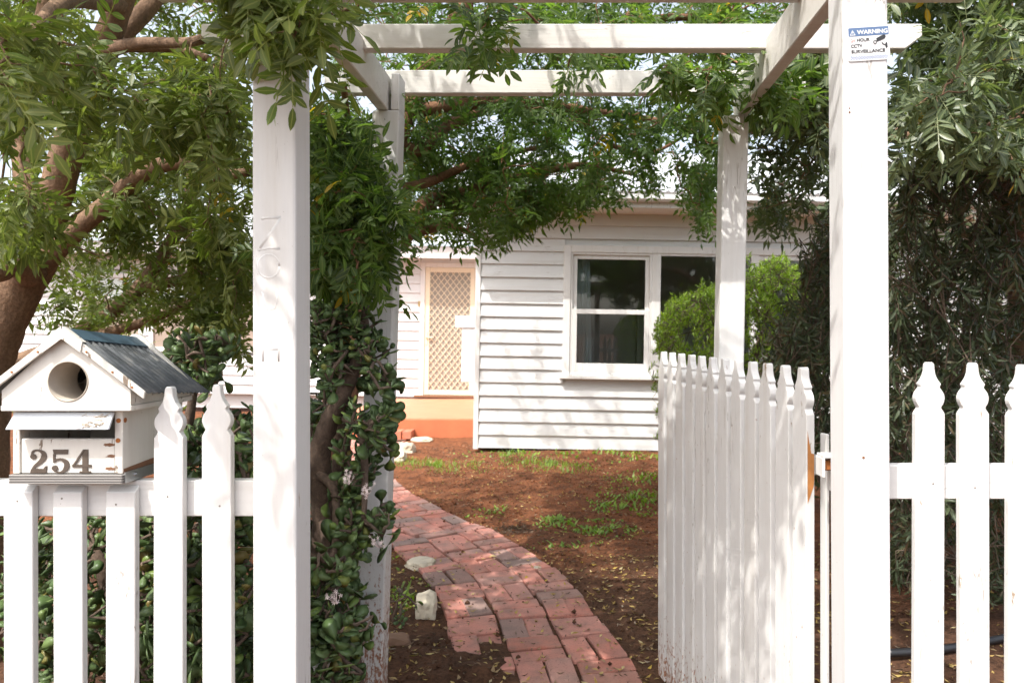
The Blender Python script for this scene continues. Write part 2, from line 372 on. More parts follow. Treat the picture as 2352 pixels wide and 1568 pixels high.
def np_mesh(me, v, faces, tint=None, smooth=False, rib=None):
    k = faces.shape[1]
    me.vertices.add(len(v)); me.vertices.foreach_set('co', np.ascontiguousarray(v, dtype=np.float32).ravel())
    me.loops.add(faces.size); me.loops.foreach_set('vertex_index', faces.astype(np.int32).ravel())
    me.polygons.add(len(faces)); me.polygons.foreach_set('loop_start', np.arange(0, faces.size, k, dtype=np.int32))
    if smooth: me.polygons.foreach_set('use_smooth', np.ones(len(faces), bool))
    me.update(calc_edges=True)
    if tint is not None:
        a = me.attributes.new('tint', 'FLOAT', 'FACE'); a.data.foreach_set('value', tint.astype(np.float32))
    if rib is not None:
        a = me.attributes.new('rib', 'FLOAT', 'POINT'); a.data.foreach_set('value', np.asarray(rib, dtype=np.float32))
    return me
np_mesh(me, vv, quads, smooth=True)
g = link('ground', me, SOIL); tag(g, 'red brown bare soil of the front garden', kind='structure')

# ------------------------------------------------------------------ brick path
def path_bed():
    L, Rr = offset_curve(EDGE, 0.68), offset_curve(EDGE, -0.01)
    n = len(EDGE); v = np.concatenate([np.c_[L, np.full(n, -0.006)], np.c_[Rr, np.full(n, -0.006)]])
    i = np.arange(n-1); return np_mesh(bpy.data.meshes.new('brick_path'), v, np.stack([i, i+n, i+n+1, i+1], 1))
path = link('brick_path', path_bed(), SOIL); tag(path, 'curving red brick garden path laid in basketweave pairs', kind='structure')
BL, BW = 0.2155, 0.1045
def brick_mesh(seed):
    random.seed(seed); m = MB(); m.box(-BL/2, BL/2, -BW/2, BW/2, -0.05, 0)
    me = m.mesh('brick', 0.005, seg=1)
    for v in me.vertices:
        v.co.x += random.uniform(-.0022, .0022); v.co.y += random.uniform(-.0022, .0022); v.co.z += random.uniform(-.0012, .0012)
    me.materials.append(BRICK); return me
bricks = [brick_mesh(s) for s in range(6)]
random.seed(5)
BLK = 0.2235
for j in range(3):
    C = offset_curve(EDGE, (j+0.5)*BLK); seg = np.linalg.norm(np.diff(C, axis=0), axis=1); S = np.r_[0, np.cumsum(seg)]
    s, i = 0.05+random.uniform(0, .04), 0
    while s < S[-1]-0.1:
        s += BLK*random.uniform(1.0, 1.015); i += 1
        if s > S[-1]: break
        x, y = np.interp(s, S, C[:, 0]), np.interp(s, S, C[:, 1])
        x2, y2 = np.interp(min(s+.1, S[-1]), S, C[:, 0]), np.interp(min(s+.1, S[-1]), S, C[:, 1])
        x1, y1 = np.interp(max(s-.1, 0), S, C[:, 0]), np.interp(max(s-.1, 0), S, C[:, 1])
        a = math.atan2(y2-y1, x2-x1)
        along = (i+j) % 2 == 0
        for q in (-1, 1):
            rot = a if along else a+math.pi/2
            ox, oy = -math.sin(rot)*q*BLK/4, math.cos(rot)*q*BLK/4
            o = link('brick', random.choice(bricks), None, path)
            o.location = (x+ox+random.uniform(-.004, .004)+(random.uniform(-.008, .012) if j != 1 else 0)*(1 if j == 0 else -1), y+oy+random.uniform(-.004, .004), 0.011+random.uniform(-.006, .006))
            o.rotation_euler = (R(random.uniform(-1.6, 1.6)), R(random.uniform(-1.0, 1.0)), rot+R(random.uniform(-2.4, 2.4))+random.choice((0, math.pi)))

# ------------------------------------------------------------------ arbor
arbor = empty('arbor', (0, 2.05, 0), 'white timber entry arbor of four posts and overhead beams', 'arbor')
def leanpost(name, xb, xt, w, y0, dep, z0, z1, mat, parent, bev=0.006, yt=0.0):
    m = MB()
    m.hexa([(xb, y0, z0), (xb+w, y0, z0), (xb+w, y0+dep, z0), (xb, y0+dep, z0),
            (xt, y0+yt, z1), (xt+w, y0+yt, z1), (xt+w, y0+yt+dep, z1), (xt, y0+yt+dep, z1)])
    return m.obj(name, mat, parent, bev, seg=2)
fl_post = leanpost('post', -0.645, -0.649, 0.091, 1.53, 0.09, -0.3, 2.30, WHITE, arbor)
fr_post = leanpost('post', 0.586, 0.5725, 0.0935, 1.53, 0.09, -0.3, 2.30, WHITE_SMOOTH, arbor)
leanpost('post', -0.724, -0.652, 0.092, 2.50, 0.09, -0.3, 2.035, WHITE_FOOT, arbor)
leanpost('post', -0.5895, -0.587, 0.028, 2.501, 0.088, 2.0351, 2.16, WHITE, arbor, 0.003)
leanpost('post', 0.500, 0.546, 0.088, 2.55, 0.09, -0.3, 2.035, WHITE, arbor)
def beam(name, x0, x1, y0, y1, z0, z1, mat=WHITE_BEAM, chamfer=0):
    m = MB()
    if chamfer:
        c = chamfer; m.prism([(x0+c, z0), (x1-c, z0), (x1, z0+c*.75), (x1, z1), (x0, z1), (x0, z0+c*.75)], y0, y1)
    else: m.box(x0, x1, y0, y1, z0, z1)
    return m.obj(name, mat, arbor, 0.003)
beam('side_beam', -0.637, -0.599, 1.6205, 2.585, 2.036, 2.157)
beam('side_beam', 0.5955, 0.6335, 1.6205, 2.62, 2.036, 2.157)
for yb in (1.855, 2.195):
    beam('cross_beam', -1.08, 1.06, yb, yb+0.038, 2.124, 2.1985, chamfer=0.05)
beam('cross_beam', -0.86, 0.86, 2.641, 2.679, 2.137, 2.220, chamfer=0.03)
# old lettering ghosts brushed on the left post
def strokes(name, lines, parent, mat, r=0.0012):
    m = MB()
    for ln in lines: m.tube([P(x, y, 1.5300) for x, y in ln], r*2.2, 8)
    m.v = [(a, 1.5300+(b-1.5300)*0.06, c) for a, b, c in m.v]
    o = m.obj(name, mat, parent, smooth=True); return o
GHOST = plain('glossy_white_trace', (0.71, 0.705, 0.69), 0.28, var=0.02)
circ = [(617+25*math.cos(a*math.pi/9), 611+27*math.sin(a*math.pi/9)) for a in range(19)]
strokes('faded_letter', [[(599, 503), (612, 500), (645, 499)], [(645, 500), (620, 537), (597, 570)], [(592, 574), (620, 569), (643, 571)]], fl_post, WHITE_SMOOTH)
strokes('faded_letter', [circ], fl_post, WHITE_SMOOTH, 0.0009)
strokes('faded_letter', [[(602, 668), (607, 695), (617, 712), (630, 708), (636, 690), (637, 664)]], fl_post, WHITE_SMOOTH, 0.0009)
strokes('faded_letter', [[(604, 770), (604, 830)], [(640, 775), (640, 830)], [(604, 802), (640, 802)]], fl_post, WHITE_SMOOTH, 0.0008)
# nail holes on the right post
for hx, hy, hr in ((1951, 258, .0028), (1951, 249, .002), (1983, 1050, .004)):
    m = MB(); p = P(hx, hy, 1.53); m.tube([p+Vector((0, -.0012, 0)), p+Vector((0, .003, 0))], hr*.7, 10); m.obj('nail_hole', BROWNWOOD, fr_post)

# ------------------------------------------------------------------ pickets
HP = [(0, 12), (5, 18.5), (14, 20.5), (20, 22), (27, 26), (34, 33), (40, 42), (45, 51), (47.5, 52), (51, 46), (54, 46.5), (58, 54), (65, 64.5), (72, 69.5), (77, 70.5), (83, 68), (89, 62.5), (94, 55), (97, 53.5), (109, 71)]
def picket_mesh(top, bottom, w=0.062, t=0.018, shaped=True, name='picket'):
    k = w/2/71
    if shaped:
        right = [(h*k, top-d/1000) for d, h in HP]; right.append((w/2, bottom))
        poly = [(-a, b) for a, b in right][::-1]+[]
        poly = [(-w/2, bottom), (w/2, bottom)]+[(a, b) for a, b in right[:-1]][::-1]+[(-a, b) for a, b in right[:-1]]
        m = MB(); m.prism(poly, 0, t); return m.mesh(name, 0.0014)
    m = MB(); c = 0.012
    m.hexa([(-w/2, 0, bottom), (w/2, 0, bottom), (w/2, t, bottom), (-w/2, t, bottom), (-w/2, 0, top-c), (w/2, 0, top-c), (w/2, t, top), (-w/2, t, top)])
    return m.mesh(name, 0.0016)
PX = 1.57/F
def fence(name, label, xs, tops, zt, zb, x0, x1, mat, rmat):
    root = empty(name, ((x0+x1)/2, 1.59, 0), label, 'fence')
    for x, (tp, sh) in zip(xs, tops):
        pm = picket_mesh(tp, 0.06, shaped=sh); pm.materials.append(mat)
        o = link('picket', pm, None, root); o.location = Vector(((x-CX)*PX, 1.57+random.uniform(-.0008, .0008), 0))
        o.rotation_euler[1] = R(random.uniform(-.2, .2))
        nz = (zt+zb)/2+random.uniform(-.012, .012); nx_ = random.uniform(-.012, .012)
        m = MB(); m.tube([(nx_, -.0006, nz), (nx_, .002, nz)], .0021, 8); nm = m.mesh('nail'); nm.materials.append(RUST_DARK); nl = bpy.data.objects.new('nail', nm); COL.objects.link(nl); nl.parent = o
    for a, b in ((zt, zb), (0.30, 0.222)):
        m = MB(); m.box(x0, x1, 1.5895, 1.6195, b, a); m.obj('rail', rmat, root, 0.002)
    return root
fl_xs = [-298, -184, -70, 44, 158, 275, 385, 500]
fence('picket_fence', 'white picket fence section that carries the wooden letterbox', fl_xs,
      [(1.168, True), (1.17, True), (1.166, True), (0.956, False), (0.955, False), (0.956, False), (1.167, True), (1.172, True)], 0.965, 0.888, -1.62, -0.6475, WHITE, WHITE_RAIL)
fr_xs = [2133+108*i for i in range(11)]
fence('picket_fence', 'flaking white picket fence section beside the post with the warning sign', fr_xs,
      [(1.219, True), (1.218, True), (1.214, True), (1.216, True), (1.215, True), (1.217, True)]+[(1.216, True)]*5, 0.998, 0.925, 0.681, 1.84, WHITE_WORN, paint('white_rail_worn', wear=0.06, horizontal=True))
# ------------------------------------------------------------------ gate, swung inwards
gate = empty('gate', (0.575, 1.70, 0), 'open white picket gate swung inwards with bare wood on its hinge picket', 'gate')
g0 = np.array([0.5616, 1.72]); gd = np.array([-0.0188, 0.0845]); gl = np.linalg.norm(gd); gu = gd/gl; gang = math.atan2(gu[1], gu[0])
gM = Matrix.Translation((g0[0], g0[1], 0)) @ Matrix.Rotation(gang, 4, 'Z')
# local frame: x runs along the gate away from the hinge, the picket faces look to +y (towards the path)
GW = 0.064; gT = 0.021
gmesh = None
for k in range(12):
    pm = picket_mesh(1.2005+0.0013*k, 0.035, w=GW, t=gT); pm.materials.append(WHITE_GATE)
    o = link('picket', pm, None, gate)
    o.matrix_basis = gM @ Matrix.Translation((k*gl+GW/2, -gT+random.uniform(-.001, .001), 0)) @ Matrix.Rotation(R(random.uniform(-.15, .15)) if k else 0, 4, 'Y')
    if k == 0: first_picket = o
def gpart(name, m, mat, parent=gate, bevel=0.002):
    me = m.mesh(name, bevel); me.transform(gM); return link(name, me, mat, parent)
m = MB(); m.box(-0.002, 0.024, -0.058, -gT-0.0275, 0.10, 1.045); gpart('stile', m, WHITE_GATE)
m = MB(); m.box(1.0, 1.03, -0.055, -gT-0.001, 0.08, 1.00); gpart('stile', m, WHITE_GATE)
for a in (0.99, 0.25):
    m = MB(); m.box(0.0265, 0.998, -0.055, -gT-0.0008, a-0.045, a); gpart('rail', m, WHITE_GATE)
m = MB(); m.hexa([(0.03, -0.054, 0.26), (0.07, -0.054, 0.252), (0.07, -0.030, 0.252), (0.03, -0.030, 0.26), (0.95, -0.054, 0.945), (0.99, -0.054, 0.94), (0.99, -0.030, 0.94), (0.95, -0.030, 0.945)])
gpart('brace', m, WHITE_GATE)
# the patch where the paint has peeled from the edge of the hinge picket
m = MB(); e = -0.0010
m.add([(e, -0.0016, 1.055), (e, -0.0045, 1.035), (e, -0.011, 1.002), (e, -0.0185, 1.0), (e, -0.0185, 0.94), (e, -0.017, 0.925), (e, -0.006, 0.895), (e, -0.0016, 0.885), (e, -0.0016, 0.93)], [tuple(range(9))])
o = gpart('bare_wood_patch', m, BAREWOOD, gate, 0); o['label'] = 'orange bare wood where the paint has peeled'
hr = gate
m = MB(); p = P(1890, 1060, 1.70)
m.box(p.x-0.026, p.x+0.028, 1.6215, 1.665, 1.0075, 1.0135); m.box(p.x-0.028, p.x-0.022, 1.6215, 1.665, 0.965, 1.0070); m.box(p.x+0.007, p.x+0.013, 1.6215, 1.69, 0.925, 1.0070)
m.obj('hinge_plate', WHITE_GATE, hr, 0.0008)
m = MB(); m.box(p.x-0.0215, p.x+0.0065, 1.632, 1.665, 0.978, 1.0); m.obj('hinge_socket', RUST, hr, 0.003)
m = MB(); m.tube([(p.x+0.024, 1.645, 0.92), (p.x+0.024, 1.645, 0.99)], 0.0085, 12); m.obj('hinge_pin', STEEL, hr)

# ------------------------------------------------------------------ warning sign
sign = empty('warning_sign', (0.626, 1.5285, 1.878), 'small white and blue CCTV warning plate on the arbor post', 'sign')
SB = plain('sign_blue', (0.085, 0.145, 0.27), 0.4, var=0.2, scale=80, bump=0)
SW = plain('sign_white', (0.68, 0.68, 0.68), 0.35, var=0.02, bump=0)
SK = plain('sign_black', (0.02, 0.02, 0.022), 0.4, var=0.2, bump=0); SP = plain('sign_pink', (0.70, 0.36, 0.34), 0.4, var=0.03, bump=0)
SL = plain('sign_light_blue', (0.14, 0.20, 0.34), 0.4, var=0.2, scale=200, bump=0)
SGW, SGH = 0.0865, 0.0705
SM = Matrix.Translation((0.6262, 1.5288, 1.8785)) @ Matrix.Rotation(R(-3.6), 4, 'Y') @ Matrix.Translation((-SGW/2, 0, -SGH/2))
def rrect(x0, x1, z0, z1, r, n=5):
    pts = []
    for cx, cz, a0 in ((x1-r, z0+r, -90), (x1-r, z1-r, 0), (x0+r, z1-r, 90), (x0+r, z0+r, 180)):
        pts += [(cx+r*math.cos(R(a0+90*i/n)), cz+r*math.sin(R(a0+90*i/n))) for i in range(n+1)]
    return pts
def spart(name, me, mat, lift=0.0, parent=None):
    me.transform(Matrix.Translation((0, -lift, 0))); me.transform(SM); return link(name, me, mat, parent or sign)
def flat(name, poly, mat, lift, parent=None):
    return spart(name, fill2d([poly], 0.0002, name), mat, lift, parent)
plate = spart('plate', fill2d([rrect(0, SGW, 0, SGH, 0.004)], 0.0012, 'plate'), SW, 0.0)
flat('header_band', rrect(0.003, SGW-0.0005, SGH-0.0195, SGH-0.002, 0.002), SB, 0.0014, plate)
tri = [(0.0055, SGH-0.0175), (0.0175, SGH-0.0175), (0.0115, SGH-0.0065)]
tri2 = [(0.0075, SGH-0.0163), (0.0155, SGH-0.0163), (0.0115, SGH-0.0090)]
spart('warning_triangle', fill2d([tri, tri2], 0.0002, 'warning_triangle'), SW, 0.0018, plate)
flat('exclamation_mark', [(0.0110, SGH-0.0135), (0.0120, SGH-0.0135), (0.0121, SGH-0.0100), (0.0109, SGH-0.0100)], SW, 0.0018, plate)
flat('exclamation_mark', [(0.0110, SGH-0.0153), (0.0120, SGH-0.0153), (0.0120, SGH-0.0143), (0.0110, SGH-0.0143)], SW, 0.0018, plate)
def stext(s, x, z, h, width, mat, bold=0.0003):
    me = text_mesh(s, 1.0, 0.01, 0.028)
    xs = [v.co.x for v in me.vertices]; zs = [v.co.z for v in me.vertices]
    a, b, c, d = min(xs), max(xs), min(zs), max(zs)
    for v in me.vertices: v.co = ((v.co.x-a)/(b-a)*width+x, v.co.y*0.02, (v.co.z-c)/(d-c)*h+z)
    return spart('lettering', me, mat, 0.0018, plate)
stext('WARNING', 0.0205, SGH-0.0160, 0.0088, 0.0635, SW)
stext('24', 0.0065, SGH-0.0310, 0.0070, 0.0098, SP); stext('HOUR', 0.0195, SGH-0.0310, 0.0070, 0.0265, SK)
stext('CCTV', 0.0065, SGH-0.0428, 0.0070, 0.0235, SK); stext('SURVEILLANCE', 0.0065, SGH-0.0545, 0.0070, 0.070, SK)
ca, sa = math.cos(R(22)), math.sin(R(22))
def camshape(pts, ox=0.056, oz=SGH-0.0315): return [(ox+a*ca-b*sa, oz+a*sa+b*ca) for a, b in pts]
flat('camera_symbol', camshape([(0.004, -0.0035), (0.021, -0.0042), (0.0245, -0.002), (0.025, 0.002), (0.022, 0.0045), (0.005, 0.0040)]), SK, 0.0018, plate)
ring = lambda r, ox, oz: [(ox+r*.85*math.cos(a*math.pi/10), oz+r*math.sin(a*math.pi/10)) for a in range(20)]
spart('camera_symbol', fill2d([ring(0.0044, 0.0565, SGH-0.0335), ring(0.0027, 0.0565, SGH-0.0335)], 0.0002, 'camera_symbol'), SK, 0.0022, plate)
flat('camera_symbol', [(0.0700, SGH-0.0335), (0.0718, SGH-0.0335), (0.0725, SGH-0.0370), (0.0785, SGH-0.0400), (0.0775, SGH-0.0420), (0.0708, SGH-0.0385)], SK, 0.0018, plate)
flat('camera_symbol', [(0.0795+0.0025*math.cos(a*math.pi/8), SGH-0.0410+0.0062*math.sin(a*math.pi/8)) for a in range(16)], SK, 0.0021, plate)
ck = MB(); q = 0.00275
for r_ in range(3):
    for c_ in range(14):
        n0 = 0.0045+(2*c_+(r_ % 2 == 1))*q
        if n0+q > SGW-0.002: continue
        z0 = 0.0025+(2-r_)*q; ck.box(n0, n0+q*.94, -0.0002, 0, z0, z0+q*.94)
spart('chequer_band', ck.mesh('chequer_band'), SL, 0.0014, plate)

# ------------------------------------------------------------------ letterbox
lb = empty('letterbox', (-1.03, 1.66, 0.967), 'weathered white wooden house letterbox numbered 254 with grey tin roof', 'letterbox')
XC = -1.028
m = MB(); m.box(-1.158, -0.922, 1.540, 1.79, 0.9675, 0.9865); base = m.obj('base_board', PLY, lb, 0.0012)
m = MB(); m.box(-1.155, -1.140, 1.5475, 1.79, 0.9875, 1.118); m.obj('body_wall', WHITE_BOX, lb, 0.0012)
m = MB(); m.box(-1.1395, -0.9425, 1.775, 1.79, 0.9875, 1.118); m.obj('body_wall', WHITE_BOX, lb, 0.0012)
m = MB(); m.box(-0.942, -0.925, 1.5475, 1.79, 0.9875, 1.118); side = m.obj('body_wall', WHITE_BOX, lb, 0.0012)
m = MB(); m.prism([(-1.1392, 0.9875), (-0.9428, 0.9875), (-0.9428, 1.060), (-1.1392, 1.060)], 1.5495, 1.566)
front = m.obj('front_panel', WHITE_BOX, lb, 0.002)
m = MB(); m.box(-1.139, -0.943, 1.566, 1.774, 0.9878, 0.9900); m.obj('box_floor', BLACKISH, lb)  # floor sheet coloured near-black for the shade inside the box
# hood over the slot, leaning forward
m = MB(); m.hexa([(-1.146, 1.514, 1.084), (-0.936, 1.514, 1.084), (-0.936, 1.522, 1.083), (-1.146, 1.522, 1.083),
                  (-1.146, 1.541, 1.1165), (-0.940, 1.541, 1.1165), (-0.940, 1.5470, 1.1165), (-1.146, 1.5470, 1.1165)])
hood = m.obj('slot_hood', BLUE_WHITE, lb, 0.001)
sp = MB(); random.seed(3)
for i in range(34):
    a = random.random(); b = random.random(); x = -0.995+0.053*a; z = 1.0875+0.024*b
    y = 1.5125+(z-1.084)/0.0325*0.027-0.0015; ln = random.uniform(.006, .022)
    sp.tube([(x-ln/2, y, z-random.uniform(-.004, .004)), (x+ln/2, y-0.001, z+random.uniform(-.004, .006))], random.uniform(.0004, .0011), 4)
o = sp.obj('split_timber', plain('grey_split_timber', (0.42, 0.35, 0.28), 0.9, var=0.4, scale=200), hood); o['kind'] = 'stuff'
for (x, y) in ((1050, 1160), (1075, 1268), (1065, 1390)):
    p = P(x*.2377, 745.2+y*.2377, 1.5495); mm = MB(); pg = [(p.x+(.011+random.uniform(-.004, .003))*math.cos(a), p.z+(.0036+random.uniform(-.0016, .0012))*math.sin(a)) for a in [i*math.pi/7 for i in range(14)]]
    mm.prism(pg, 1.5489, 1.5500); mm.obj('rot_hole', BROWNWOOD, front)
# right wall timber strip and metal bracket at the foot
m = MB(); m.hexa([(-0.9248, 1.55, 0.9880), (-0.9238, 1.55, 0.9880), (-0.9238, 1.789, 0.9880), (-0.9248, 1.789, 0.9880), (-0.9248, 1.55, 0.997), (-0.9238, 1.55, 0.997), (-0.9238, 1.789, 1.008), (-0.9248, 1.789, 1.008)])
m.obj('bare_timber_strip', BROWNWOOD, side)
m = MB(); m.box(-0.9216, -0.9196, 1.548, 1.785, 0.9675, 0.990); m.obj('metal_bracket', STEEL, lb)
m = MB(); m.tube([(-0.9197, 1.585, 0.979), (-0.9160, 1.585, 0.979)], 0.004, 6); m.obj('bolt', STEEL, base)
for x, z in ((-0.9335, 1.0985), (-0.9345, 1.0570)):
    mm = MB(); mm.tube([(x, 1.5472, z), (x, 1.5464, z)], 0.0050, 10); mm.obj('rusty_screw', RUST, side)
mm = MB(); mm.tube([(-0.9252, 1.556, 1.0985), (-0.9242, 1.556, 1.0985)], 0.0055, 10); mm.obj('rusty_screw', RUST, side)
# gable box
LGT = 1.0/30
gy0 = 1.5255
hole = [(-1.0245+0.0425*math.cos(2*math.pi*i/36), 1.1815+0.0415*math.sin(2*math.pi*i/36)) for i in range(36)]
gab = [(-1.161, 1.133), (-0.8955, 1.133), (-0.8955, 1.163), (XC+0.008, 1.279), (XC-0.008, 1.279), (-1.161, 1.163)]
gme = fill2d([gab, hole], 0.014, 'gable_front'); gme.transform(Matrix.Translation((0, gy0+0.014, 0))); gable = link('gable_front', gme, WHITE_BOX, lb)
m = MB(); m.box(-1.163, -0.8935, gy0-0.0015, 1.775, 1.1205, 1.1322); m.obj('floor_trim', WHITE_BOX, lb, 0.0015)
m = MB(); m.box(-1.160, -1.148, gy0+0.0145, 1.77, 1.1327, 1.163); m.obj('gable_side', WHITE_BOX, lb)
m = MB(); m.box(-0.9085, -0.8965, gy0+0.0145, 1.77, 1.1327, 1.163); m.obj('gable_side', WHITE_BOX, lb)
bme = fill2d([gab], 0.012, 'gable_back'); bme.transform(Matrix.Translation((0, 1.783, 0))); link('gable_back', bme, WHITE_BOX, lb)
# paper tube
n = 36; v = []; f = []
for i in range(n):
    a = 2*math.pi*i/n; c_, s_ = math.cos(a), math.sin(a)
    for r_, y in ((0.0420, gy0-0.0012), (0.0420, 1.615), (0.0398, gy0-0.0012), (0.0398, 1.615)):
        v.append((-1.0245+r_*c_, y, 1.1815+r_*s_))
for i in range(n):
    a, b = 4*i, 4*((i+1) % n); f += [(a, b, b+1, a+1), (a+2, a+3, b+3, b+2), (a, a+2, b+2, b)]
m = MB(); m.add(v, f); tube_m = m.mesh('paper_tube', smooth=True); link('paper_tube', tube_m, plain('pvc_tube', (0.36, 0.31, 0.25), 0.5, var=0.15), lb)
m = MB(); m.tube([(-1.0245, 1.757, 1.1815), (-1.0245, 1.7605, 1.1815)], 0.0450, 24); m.obj('tube_shade_disc', BLACKISH, lb)  # near-black disc put in for the darkness beyond the tube
# roof: corrugated sheets tilting slightly back, white barge strips, ridge cap
rise = 0.129; half = 0.166; drop = 0.022; ry0, ry1 = 1.513, 1.80; apz = 1.2875
def roofp(side_, t, y):                            # t from ridge (0) to eave (1)
    return Vector((XC+0.006*0+side_*half*t, y, apz-rise*t-(y-ry0)/(ry1-ry0)*drop))
for sd in (-1, 1):
    v = []; f = []; nc = 14*6
    nrm = Vector((sd*rise, 0, half)).normalized()
    for i in range(nc+1):
        y = ry0+0.004+(ry1-ry0-0.004)*i/nc; wv = 0.0022*math.sin(2*math.pi*i/6)
        for t in (0.02, 1.0):
            ragged = 0.012*mnoise.noise((y*40, sd, 0)) if t == 1.0 else 0
            v.append(roofp(sd, t+ragged, y)+nrm*wv)
    f = [(2*i, 2*i+1, 2*i+3, 2*i+2) for i in range(nc)]
    m = MB(); m.add(v, f); me = m.mesh('roof_sheet', smooth=True); o = link('roof_sheet', me, IRON, lb)
    md = o.modifiers.new('thickness', 'SOLIDIFY'); md.thickness = 0.0012
    # barge strip
    m = MB(); a, b = roofp(sd, 0.0, ry0), roofp(sd, 1.0, ry0); nn = nrm*0.0035; y3 = Vector((0, 0.006, 0)); dz = Vector((0, 0, -0.015))
    c8 = [a+dz, b+dz*0.8, b+dz*0.8+y3, a+dz+y3, a+nn, b+nn, b+nn+y3, a+nn+y3] if sd > 0 else [b+dz*0.8, a+dz, a+dz+y3, b+dz*0.8+y3, b+nn, a+nn, a+nn+y3, b+nn+y3]
    m.hexa(c8); brg = m.obj('barge_strip', WHITE_BOX, lb, 0.001)
    for t in (0.30, 0.62, 0.86):
        p = roofp(sd, t, ry0)+Vector((0, 0, -0.006)); mm = MB(); mm.tube([p+Vector((0, 0.001, 0)), p+Vector((0, -0.0016, 0))], 0.0022, 8); mm.obj('screw', RUST, brg)
    m = MB(); t1 = 0.17
    off = nrm*0.0032
    m.add([roofp(sd, -0.01, ry0+0.012)+off, roofp(sd, t1, ry0+0.012)+off, roofp(sd, t1, ry1-0.004)+off, roofp(sd, -0.01, ry1-0.004)+off], [(0, 1, 2, 3)])
    o = m.obj('ridge_cap', BLUE_CAP, lb); md = o.modifiers.new('thickness', 'SOLIDIFY'); md.thickness = 0.0012; md.offset = 1
    m = MB(); m.add([roofp(sd, -0.015, ry0-0.002)+off*1.9, roofp(sd, 0.23, ry0-0.002)+off*1.9, roofp(sd, 0.23, ry0+0.0115)+off*1.9, roofp(sd, -0.015, ry0+0.0115)+off*1.9,
                     roofp(sd, -0.015, ry0-0.002)+Vector((0, 0, -0.018)), roofp(sd, 0.23, ry0-0.002)+Vector((0, 0, -0.016))], [(0, 1, 2, 3), (4, 5, 1, 0)])
    o = m.obj('ridge_flashing', WHITE_BOX, lb); md = o.modifiers.new('thickness', 'SOLIDIFY'); md.thickness = 0.0010; md.offset = 1
# numerals, slab serif
def stroke2d(pts, widths, k=8):
    S = spline([(a, b, w_) for (a, b), w_ in zip(pts, widths)], k); C = S[:, :2]; T_ = np.gradient(C, axis=0); T_ /= np.linalg.norm(T_, axis=1)[:, None]+1e-9
    N = np.stack([-T_[:, 1], T_[:, 0]], 1)*S[:, 2:3]/2
    return [tuple(p) for p in C+N]+[tuple(p) for p in (C-N)[::-1]]
def disc(x, z, r): return [(x+r*math.cos(i*math.pi/10), z+r*math.sin(i*math.pi/10)) for i in range(20)]
digits = {'2': [stroke2d([(0.10, 0.74), (0.16, 0.92), (0.34, 0.97), (0.54, 0.86), (0.57, 0.68), (0.44, 0.48), (0.22, 0.28), (0.10, 0.06)], [0.06, 0.09, 0.07, 0.16, 0.21, 0.17, 0.12, 0.12]),
                disc(0.165, 0.70, 0.115), [(0.04, 0.0), (0.66, 0.0), (0.70, 0.30), (0.63, 0.30), (0.56, 0.185), (0.30, 0.195), (0.10, 0.17)]],
          '5': [[(0.10, 0.80), (0.64, 0.80), (0.66, 1.0), (0.06, 1.0)], [(0.07, 0.44), (0.14, 0.47), (0.16, 0.82), (0.08, 0.82)],
                stroke2d([(0.10, 0.46), (0.22, 0.57), (0.40, 0.58), (0.58, 0.46), (0.60, 0.26), (0.48, 0.08), (0.28, 0.03), (0.10, 0.13)], [0.05, 0.08, 0.10, 0.18, 0.20, 0.13, 0.06, 0.07]), disc(0.145, 0.215, 0.115)],
          '4': [[(0.37, 0.06), (0.58, 0.06), (0.58, 1.0), (0.40, 1.0), (0.37, 0.94)], [(0.27, 0.0), (0.68, 0.0), (0.68, 0.085), (0.27, 0.085)],
                [(0.0, 0.25), (0.70, 0.25), (0.70, 0.36), (0.0, 0.36)], [(0.0, 0.30), (0.09, 0.30), (0.455, 0.97), (0.40, 1.0), (0.36, 0.93)]]}
for ch, x0, x1 in (('2', 285, 460), ('5', 500, 672), ('4', 703, 886)):
    a = P(x0*.2377, 0, 1.5495).x; b = P(x1*.2377, 0, 1.5495).x; hgt = 0.0495
    root = None
    for i, poly in enumerate(digits[ch]):
        me = fill2d([poly], 0.0016+0.00025*i, 'numeral')
        for v in me.vertices: v.co = (a+v.co.x/0.70*(b-a), v.co.y+1.5493, 0.9885+v.co.z*hgt)
        o = link('numeral' if root is None else 'numeral_stroke', me, NUMERAL, front if root is None else None)
        if root is None: root = o; prims = [o]
        else: prims.append(o)
    # join the strokes of one digit into one mesh
    bm = bmesh.new()
    for o in prims: bm.from_mesh(o.data)
    bm.to_mesh(root.data); bm.free()
    for o in prims[1:]: bpy.data.objects.remove(o)
    root['label'] = 'brown metal numeral '+ch

# ------------------------------------------------------------------ house
house = empty('house', (-0.985, 8.05, 0), 'white weatherboard cottage with double hung window behind the garden', 'house')
house.rotation_euler = (0, R(0.95), 0)
def board_run(x0, x1, yw, z0, z1, exp, mat, holes=(), name='weatherboard', rs=1, seam=None):
    rr = random.Random(rs); z = z0
    while z < z1-0.02:
        zt = min(z+exp+0.012, z1+0.02)
        spans = [(x0, x1)]
        for hx0, hx1, hz0, hz1 in holes:
            if z+exp*0.5 > hz0 and z+exp*0.5 < hz1:
                ns = []
                for a, b in spans:
                    if hx0 > a and hx0 < b: ns.append((a, hx0))
                    if hx1 > a and hx1 < b: ns.append((hx1, b))
                    if hx1 <= a or hx0 >= b: ns.append((a, b))
                spans = ns
        for a, b in spans:
            dy = rr.uniform(-.0012, .0012); m = MB()
            m.hexa([(a, yw-0.031+dy, z+0.001), (b, yw-0.031+dy+rr.uniform(-.001, .001), z+0.001), (b, yw, z+0.001), (a, yw, z+0.001), (a, yw-0.007, zt), (b, yw-0.007, zt), (b, yw, zt), (a, yw, zt)])
            m.obj(name, mat, house, 0.0018)
        z += exp
YW = 8.05
